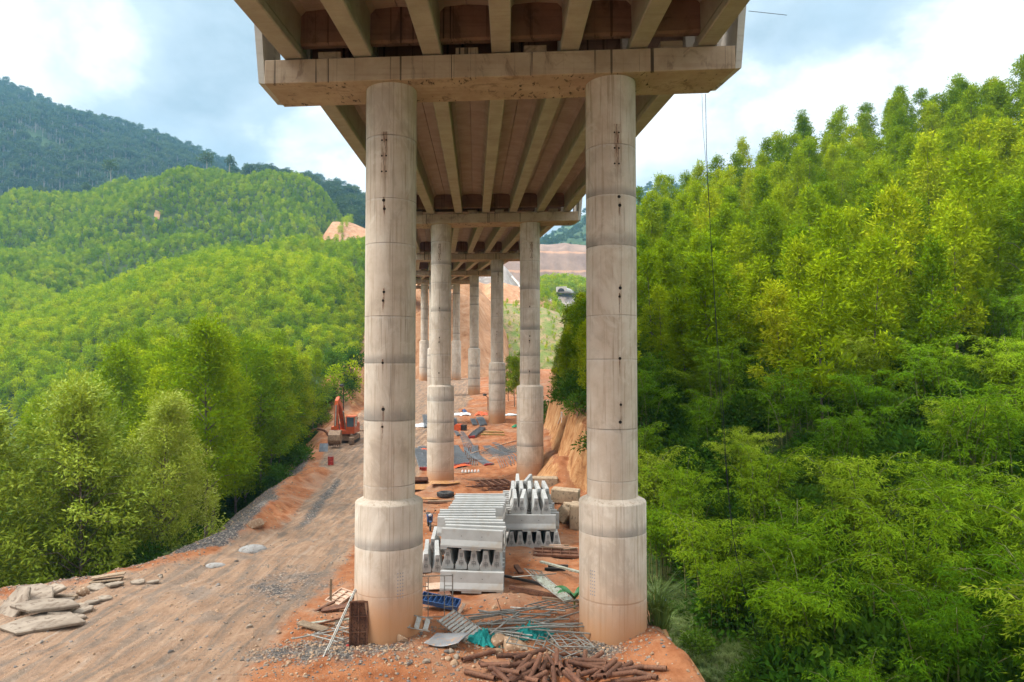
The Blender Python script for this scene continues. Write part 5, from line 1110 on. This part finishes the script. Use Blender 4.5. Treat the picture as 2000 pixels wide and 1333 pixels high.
for k in range(9): 
    a = rt_.uniform(-.5, .5)
    if k < 5: board(1078+k*9, 1083+rt_.uniform(-4, 4), (rt_.uniform(.7, 1.3), .06, .05), a, ['pale stick on the dark formwork panel, leftmost', 'pale stick on the dark formwork panel, second from the left', 'pale stick on the dark formwork panel, in the middle', 'pale stick on the dark formwork panel, second from the right', 'pale stick on the dark formwork panel, rightmost'][k], 'stick', M_ply if k % 2 else M_wood, (0, rt_.uniform(-.1, .1)), .36, 'wood_stick')
board(700, 842, (2.6, .2, .15), .0, 'pale beam lying behind the excavator', 'beam', M_ply, (0, 0), .1, 'wood_beam')
board(700, 832, (2.6, .2, .15), .02, 'pale beam behind the excavator, upper one', 'beam', M_ply, (0, 0), .1, 'wood_beam')
board(870, 981, (2.6, .22, .09), .12, 'weathered plank in front of the truck tyre', 'plank', M_wood, (0, 0), .08)
board(850, 985, (1.8, .16, .09), -.1, 'dark short plank in front of the truck tyre', 'plank', M_rustst, (0, 0), .10)
# bent steel sheet
q = np.linspace(-1, 1, 16); U, W_ = np.meshgrid(q, q); zz = .07*U*U-.03*W_+.05*np.sin(U*2+W_); me = np_mesh('steel_sheet', np.concatenate([np.stack([U*.58+.12*W_, W_*.42, zz], -1).reshape(-1, 3)]), grid_quads(16, 16), M_sheetm, True)
o = obj('steel_sheet', me); sm_ = o.modifiers.new('thick', 'SOLIDIFY'); sm_.thickness = .012; lay(o, 874, 1258, -.12, 'dusty bent steel sheet lying on a mound right of the left column', 'steel sheet', (.12, 0), .12)
def sheet(px, py, W, H, h, mat, lab, cat, name, yaw=0, sd=1):
    g_ = G(px, py); q = np.linspace(-1, 1, 14); U, W_ = np.meshgrid(q, q); zz = h*(1-.6*(U*U+W_*W_))+h*.7*fbm(U*2+sd, W_*2, sd, 3); c_, s_ = math.cos(yaw), math.sin(yaw)
    ux = U*W/2*(1+.2*fbm(W_*2, U, sd+4)); uy = W_*H/2; xx = ux*c_-uy*s_; yy = ux*s_+uy*c_
    zz = np.maximum(zz, .02)+Zg(xx+g_.x, yy+g_.y)-g_.z; tag(obj(name, np_mesh(name, np.stack([xx, yy, zz], -1).reshape(-1, 3), grid_quads(14, 14), mat, True), None, g_), lab, cat)
sheet(899, 913, 1.9, .9, .18, M_ored, 'orange plastic sheet at the foot of the fan-shaped steel bundle', 'plastic sheet', 'plastic_sheet', .4, 3)
sheet(826, 879, 1.5, .8, .18, M_ored, 'orange plastic sheet beside the wide steel bundle', 'plastic sheet', 'plastic_sheet', .2, 5)
sheet(904, 810, 2.6, 2.4, .35, M_white, 'white tarpaulin at the foot of the fourth pier', 'tarpaulin', 'tarpaulin', 0, 7)
sheet(940, 810, 1.9, 1.8, .35, M_ored, 'orange tarpaulin between the third and fourth piers', 'tarpaulin', 'tarpaulin', 0, 9)
sheet(907, 807, .6, 1.4, .5, M_blue, 'dark blue cloth on the white tarpaulin', 'cloth', 'cloth', .4, 10)
sheet(998, 812, 2.8, 2.0, .22, M_white, 'pale metal sheets right of the third pier', 'metal sheets', 'metal_sheet', .1, 11)
sheet(824, 832, 1.8, 1.5, .25, M_white, 'white sheet seen between the left columns of the two front piers', 'sheet', 'tarpaulin', 0, 12)
sheet(1290, 1172, .5, .5, .12, M_blue, 'scrap of blue plastic right of the right column', 'plastic scrap', 'plastic_sheet', 0, 13)
sheet(1006, 834, .9, .7, .25, simple('green_cloth', (.02, .22, .10), (.015, .15, .07)), 'green bundle beside the second pier\'s right column', 'bundle', 'cloth', 0, 14)
# orange generator box
g_ = G(895, 841); gb = thing('generator', 'orange generator box right of the second pier\'s left column', 'generator', g_, (0, 0, -.15)); MB().prism([(-.75, 0), (.45, 0), (.45, .85), (-.25, .85), (-.75, .35)], -.5, .5, 'y').build('cover', M_ored, gb); MB().box((.80, 0, .4), (.68, .85, .7), None, .05).build('engine', M_black, gb)
# strip of small white formwork cubes
g_ = G(919, 924); wp = thing('spacer_strip', 'row of white plastic spacers right of the second pier\'s left column', 'spacer', g_, (0, 0, .05)); MB().box((0, 0, .03), (1.8, .3, .05)).build('board', M_wood, wp)
for k in range(6): MB().lathe([(.10, 0), (.08, .22), (.03, .24)], 10, (-.75+k*.3, 0, .056)).build('spacer', M_white, wp)
# ring of old pipe and sheet piles left of the excavator
g_ = G(640, 852); o = MB().tube([(1.3*math.cos(a), 0, 1.0*math.sin(a)-.2) for a in np.linspace(-.1, math.pi+.1, 14)], .16, 8).build('bent_pipe', M_rustst, None, (g_.x-1.5, g_.y+1, g_.z)); tag(o, 'rusty bent pipe arching out of the bushes left of the excavator', 'pipe')
for k, px in enumerate((628, 636)): board(px, 882, (.5, .12, 1.0), .3, ['blue-grey steel plate leaning left of the bucket, left one', 'blue-grey steel plate leaning left of the bucket, right one'][k], 'steel plate', M_rebar, (-.5, .1), .42, 'steel_plate')
# red can, cans, stake, banana plant
g_ = G(692, 1256); o = MB().lathe([(0, 0), (.10, 0), (.105, .02), (.10, .04), (.10, .24), (.105, .27), (.0, .27)], 18, cap=False).build('paint_can', M_red, None, g_, (.06, .04, 0)); tag(o, 'small red paint can at the foot of the upright formwork panel', 'can'); MB().lathe([(0, .275), (.075, .30), (.09, .275)], 12, cap=False).build('paper', M_white, o)
g_ = G(679, 1264); o = MB().lathe([(0, 0), (.07, .0), (.05, .06), (0, .08)], 10, cap=False).build('plastic_cup', M_red, None, g_); tag(o, 'crushed red plastic cup left of the paint can', 'cup')
a = G(984, 1216); o = MB().tube([(0, 0, -.1), (-.1, .02, .4), (-.26, .05, .85)], .014, 5).build('steel_stake', M_rustst, None, a); tag(o, 'thin rusty steel stake sticking out of the soil behind the tube heap', 'stake')
g_ = G(1122, 1190); bp = thing('banana_plant', 'young banana plant with broad leaves beside the right column', 'plant', g_)
for k, (a, L_) in enumerate([(2.6, .85), (3.5, .7), (.6, .6), (4.6, .55)]):
    V = []; 
    for t_ in np.linspace(0, 1, 9):
        wd = .17*math.sin(math.pi*min(.98, t_*.95+.05))**.6; c = Vector((math.cos(a)*L_*t_, math.sin(a)*L_*t_, .35+.35*math.sin(t_*2.2)+.0)); s_ = Vector((-math.sin(a), math.cos(a), 0))*wd
        V += [c-s_+Vector((0, 0, .04)), c, c+s_+Vector((0, 0, .04))]
    MB().add(V, [(i*3+j, i*3+j+1, i*3+4+j, i*3+3+j) for i in range(8) for j in (0, 1)], True).build('leaf', simple('banana_leaf', (.03, .13, .04), (.045, .17, .045), 3, .4), bp)
MB().tube([(0, 0, 0), (0, 0, .4)], [.05, .03], 8).build('stem', M_culm, bp)
# ---- rocks
import bmesh
def rock(sd, sx_, sy_, sz_, rough=.35, cut=True):
    bm = bmesh.new(); bmesh.ops.create_icosphere(bm, subdivisions=3, radius=1); q = random.Random(sd); off = q.uniform(0, 90)
    pl = [(Vector((q.gauss(0, 1), q.gauss(0, 1), q.gauss(0, 1))).normalized(), q.uniform(.5, .8)) for _ in range(9)]
    for v in bm.verts:
        p_ = v.co.copy()
        for nn_, dd_ in pl:
            e = p_.dot(nn_)-dd_
            if e > 0 and cut: p_ -= nn_*e*.9
        s_ = 1+rough*.35*float(fbm(np.array([p_.x*2+off+p_.z]), np.array([p_.y*2-p_.z*1.3]), sd, 3)[0]); v.co = Vector((p_.x*sx_*s_, p_.y*sy_*s_, p_.z*sz_*s_))
    me = bpy.data.meshes.new('rock'); bm.to_mesh(me); bm.free(); return me
def put_rock(px, py, size, sd, mat, lab, cat='rock', name='rock', rot=(0, 0, 0), lift=0, group=None, d=None, cut=True):
    me = rock(sd, *size, .35, cut); me.materials.append(mat); g_ = G(px, py); o = obj(name, me, None, (g_.x, g_.y, g_.z+size[2]*.35+lift), rot); return tag(o, lab, cat, group)
put_rock(502, 1030, (.55, .45, .42), 1, M_tan, 'orange boulder on the grey gravel slope beside the road')
put_rock(1002, 1268, (.62, .40, .22), 2, M_tan, 'large tan broken slab in front of the tube heap', rot=(.1, .25, -.25))
put_rock(974, 1262, (.30, .30, .30), 3, M_tan, 'rounded tan lump of concrete left of the large broken slab')
put_rock(972, 1276, (.2, .16, .12), 4, M_tan, 'small brown rock in front of the tan lump')
put_rock(785, 1254, (.22, .1, .22), 5, M_tan, 'pinkish angular stone at the foot of the left column', rot=(.3, .4, 0))
put_rock(1019, 1283, (.16, .12, .08), 6, M_slabr, 'pale stone in front of the large broken slab')
put_rock(165, 1163, (.30, .24, .30), 7, M_tan, 'square tan stone block among the rubble on the left', rot=(0, .1, .2))
o = put_rock(494, 1076, (.75, .6, .30), 8, M_cement, 'heap of pale cement on the road edge', 'cement heap', 'cement_heap', lift=-.1, cut=False); put_rock(420, 1106, (.5, .3, .16), 9, M_cement, 'lower heap of pale cement nearer the camera', 'cement heap', 'cement_heap', lift=-.08, cut=False)
def slab(px, py, r, th, sd, rot, lab, lift=0):
    q = random.Random(sd); n = 7; A_ = [(i+q.uniform(-.32, .32))*6.283/n for i in range(n)]; pr2 = [(r[0]*math.cos(a)*q.uniform(.8, 1.25), r[1]*1.3*math.sin(a)*q.uniform(.8, 1.25)) for a in A_]
    mm = MB(); V = [(x*.97, y*.97, -th/2) for x, y in pr2]+[(x, y, th*.2) for x, y in pr2]+[(x*.94, y*.94, th/2) for x, y in pr2]
    mm.add(V, [(j*n+i, j*n+(i+1) % n, (j+1)*n+(i+1) % n, (j+1)*n+i) for j in (0, 1) for i in range(n)]+[tuple(reversed(range(n))), tuple(range(2*n, 3*n))])
    o = mm.build('concrete_slab', M_slabr); g_ = G(px, py); o.location = (g_.x, g_.y, g_.z+lift); o.rotation_euler = rot; tag(o, lab, 'concrete slab', 'broken concrete slabs on the left')
slab(85, 1222, (1.35, .62), .13, 1, (.05, .0, .12), 'lowest broken slab lying flat in the pile at the left edge', .10)
slab(30, 1198, (.75, .55), .13, 2, (.5, -.75, .4), 'broken slab standing askew at the left end of the pile', .35)
slab(62, 1186, (.85, .42), .14, 3, (.25, .12, -.1), 'broken slab on top of the pile at the left edge', .52)
slab(92, 1200, (1.05, .40), .14, 4, (.12, .05, .15), 'broken slab in the middle layer of the pile at the left edge', .34)
slab(118, 1205, (.45, .38), .12, 5, (.1, .1, .5), 'small broken slab at the right end of the pile', .22)
slab(98, 1176, (.55, .35), .12, 6, (.2, -.1, 0), 'small broken slab at the back of the pile at the left edge', .45)
for k, (px, py, rx) in enumerate([(125, 1172, .5), (150, 1187, .4), (165, 1195, .35), (190, 1150, .5), (205, 1172, .3), (178, 1180, .3), (225, 1145, .35), (270, 1140, .3), (300, 1140, .25), (145, 1212, .35)]):
    slab(px, py, (rx, rx*.7), .09, 20+k, (rb.uniform(-.1, .15), rb.uniform(-.12, .12), rb.uniform(0, 3)), f'thin broken slab strewn along the left road edge, {nth(k)} from the pile', .06)
RK = []
for k in range(3):
    me = rock(60+k, .11, .10, .075); me.materials.append([M_stone, M_tan, M_slabr][k]); RK.append(me)
rlab = ['light stone lying on the soil between the columns', 'light stone lying on the dirt road', 'light stone at the foot of a column']
first_rk = []
for k in range(60):
    if k < 26: px, py = rb.uniform(850, 1130), rb.uniform(1150, 1290)
    elif k < 46: px, py = rb.uniform(250, 680), rb.uniform(1080, 1320)
    else: px, py = rb.uniform(700, 900), rb.uniform(1255, 1300)
    g_ = G(px, py); s_ = rb.uniform(.5, 1.5); o = obj('stone', RK[k % 3], None, (g_.x, g_.y, g_.z+.015*s_), (rb.uniform(-.4, .4), rb.uniform(-.4, .4), rb.uniform(0, 6))); o.scale = (s_, s_, s_*rb.uniform(.6, 1.1))
    tag(o, rlab[0 if k < 26 else 1 if k < 46 else 2], 'stone', 'light stones '+['between the columns', 'on the dirt road', 'at the foot of the left column'][0 if k < 26 else 1 if k < 46 else 2]); first_rk.append(o)
cs_ = []
def clump(n, x0, x1, d0, d1): cs_.append(np.stack([nr.uniform(x0, x1, n), nr.uniform(d0, d1, n)], -1))
clump(3000, -24, 6, 20, 34); clump(2000, -8, 4.5, 20.5, 26); clump(2600, -22, 4, 34, 62); clump(900, -8, 4, 62, 95)
q = nr.uniform(27, 74, 5200); cs_.append(np.stack([xedge(q)+nr.normal(-.3, 1.3, len(q)), q], -1))
for (mx_, md, sx_, sy_, n_) in [(-6, 22.8, 1.6, .7, 1100), (2.6, 23, 1.0, .6, 700), (-5.6, 25.5, .9, .8, 500), (-.3, 76, 2, 3, 400), (0, 24.0, 2.2, .8, 700)]: cs_.append(np.stack([nr.normal(mx_, sx_, n_), nr.normal(md, sy_, n_)], -1))
cand = np.concatenate(cs_); cand = cand[(cand[:, 0]-xright(cand[:, 1]) < .8)]; n = len(cand)
szs = .16+.55*nr.random(n)**3.2
stuff('gravel', 'loose gravel and broken stones strewn over the ground', np.stack([cand[:, 0], cand[:, 1], Zg(cand[:, 0], cand[:, 1])+.004], -1), szs, nr.uniform(0, 6.28, n), nr.integers(0, 3, n), first_rk[:3])
# puddles of orange water
M_pud = NT('muddy_water'); M_pud = M_pud.done(M_pud.bsdf((.50, .24, .085), .12, 0, None, .5))
for px, py, rx, ry in [(830, 953, 2.2, 1.6), (862, 944, 1.2, 1.0), (838, 975, .9, .5)]:
    g_ = G(px, py); V = [(0, 0, 0)]+[(rx*math.cos(a)*(1+.25*math.sin(3*a+px)), ry*math.sin(a)*(1+.25*math.cos(2*a)), 0) for a in np.linspace(0, 2*math.pi, 28, endpoint=False)]
    o = MB().add(V, [(0, 1+i, 1+(i+1) % 28) for i in range(28)]).build('puddle', M_pud, None, (g_.x, g_.y, g_.z+.06)); tag(o, kind='structure')
# ---- wires
def wire(pts, lab, r=.011):
    a = pts[0]; o = MB().tube([p_-a for p_ in pts], r, 5, True).build('hanging_cable', M_wire, None, a); tag(o, lab, 'cable')
wire([P(1378, 184, 25.2), P(1380, 300, 25.3), P(1389, 480, 25.4), P(1401, 660, 25.5), P(1412, 800, 25.6), P(1420, 930, 25.7), P(1432, 1050, 25.8), P(1450, 1140, 25.9), P(1470, 1215, 25.8), P(1478, 1262, 25.6)], 'black cable hanging from the right end of the cap beam down to the gully')
wire([P(1371, 184, 25.0), P(1373, 250, 25.1), P(1379, 320, 25.2), P(1386, 420, 25.3), P(1394, 560, 25.4), P(1405, 760, 25.5), P(1425, 1000, 25.7), P(1440, 1100, 25.8)], 'thinner cable hanging left of the black cable from the cap beam', .007)
wire([P(1462, 22, 23.6), P(1500, 26, 23.4), P(1537, 30, 23.2)], 'short wire sticking out of the deck edge at the top right', .010)
# survey tripod on the cliff, tunnel portal in the distance, drain channel
g_ = P(1097, 742, 64); z_ = zat(g_.x, 64); tpd = thing('survey_tripod', 'small white tripod standing on top of the cliff', 'tripod', (g_.x, 64, z_))
for k in range(3): MB().tube([(.45*math.cos(k*2.1+.4), .45*math.sin(k*2.1+.4), 0), (0, 0, 1.0)], .03, 6).build('leg', M_white, tpd)
MB().box((0, 0, 1.06), (.16, .16, .12), None, .02).build('head', M_white, tpd)
c = P(1096, 570, 400); tp_ = thing('tunnel_portal', 'grey-white arched tunnel portal in the distance under the quarry', 'portal', c, (0, 0, -.5))
arc = [(3.0*math.cos(a), 2.8*math.sin(a)) for a in np.linspace(0, math.pi, 15)]
MB().prism(list(reversed(arc)), 0, 16, 'y').build('vault', M_pale, tp_); MB().prism(list(reversed([(x*.72, y*.72) for x, y in arc])), -.25, .4, 'y').build('opening', M_dark, tp_)  # opening is a solid dark arch, the tunnel's inner shade painted in
MB().prism([(-3.4, 0), (-3.4, 3.0), (3.4, 3.0), (3.4, 0)][::-1], -.18, .2, 'y').build('headwall', M_pale, tp_, (0, .4, 0))
pts = [P(1000, 541, 312), P(1006, 548, 306), P(1012, 555, 300), P(1016, 562, 296)]; o = MB().tube([p_-pts[0] for p_ in pts], .6, 4).build('drain_channel', M_pale, None, pts[0]); tag(o, 'pale concrete drain channel on the far orange embankment', 'drain')
# ---- haze over the valley
hz = MB().box((0, 780, 215), (2700, 1720, 470)); hv = bpy.data.materials.new('haze'); hv.use_nodes = True; ht = hv.node_tree; ht.nodes.clear()
ho = ht.nodes.new('ShaderNodeOutputMaterial'); pv = ht.nodes.new('ShaderNodeVolumePrincipled'); pv.inputs['Color'].default_value = (.30, .66, .98, 1); pv.inputs['Density'].default_value = .00023; pv.inputs['Anisotropy'].default_value = .2
ht.links.new(pv.outputs[0], ho.inputs['Volume']); HZ = hz.build('haze', hv); tag(HZ, 'thin blue haze over the valley', None, None, 'stuff')
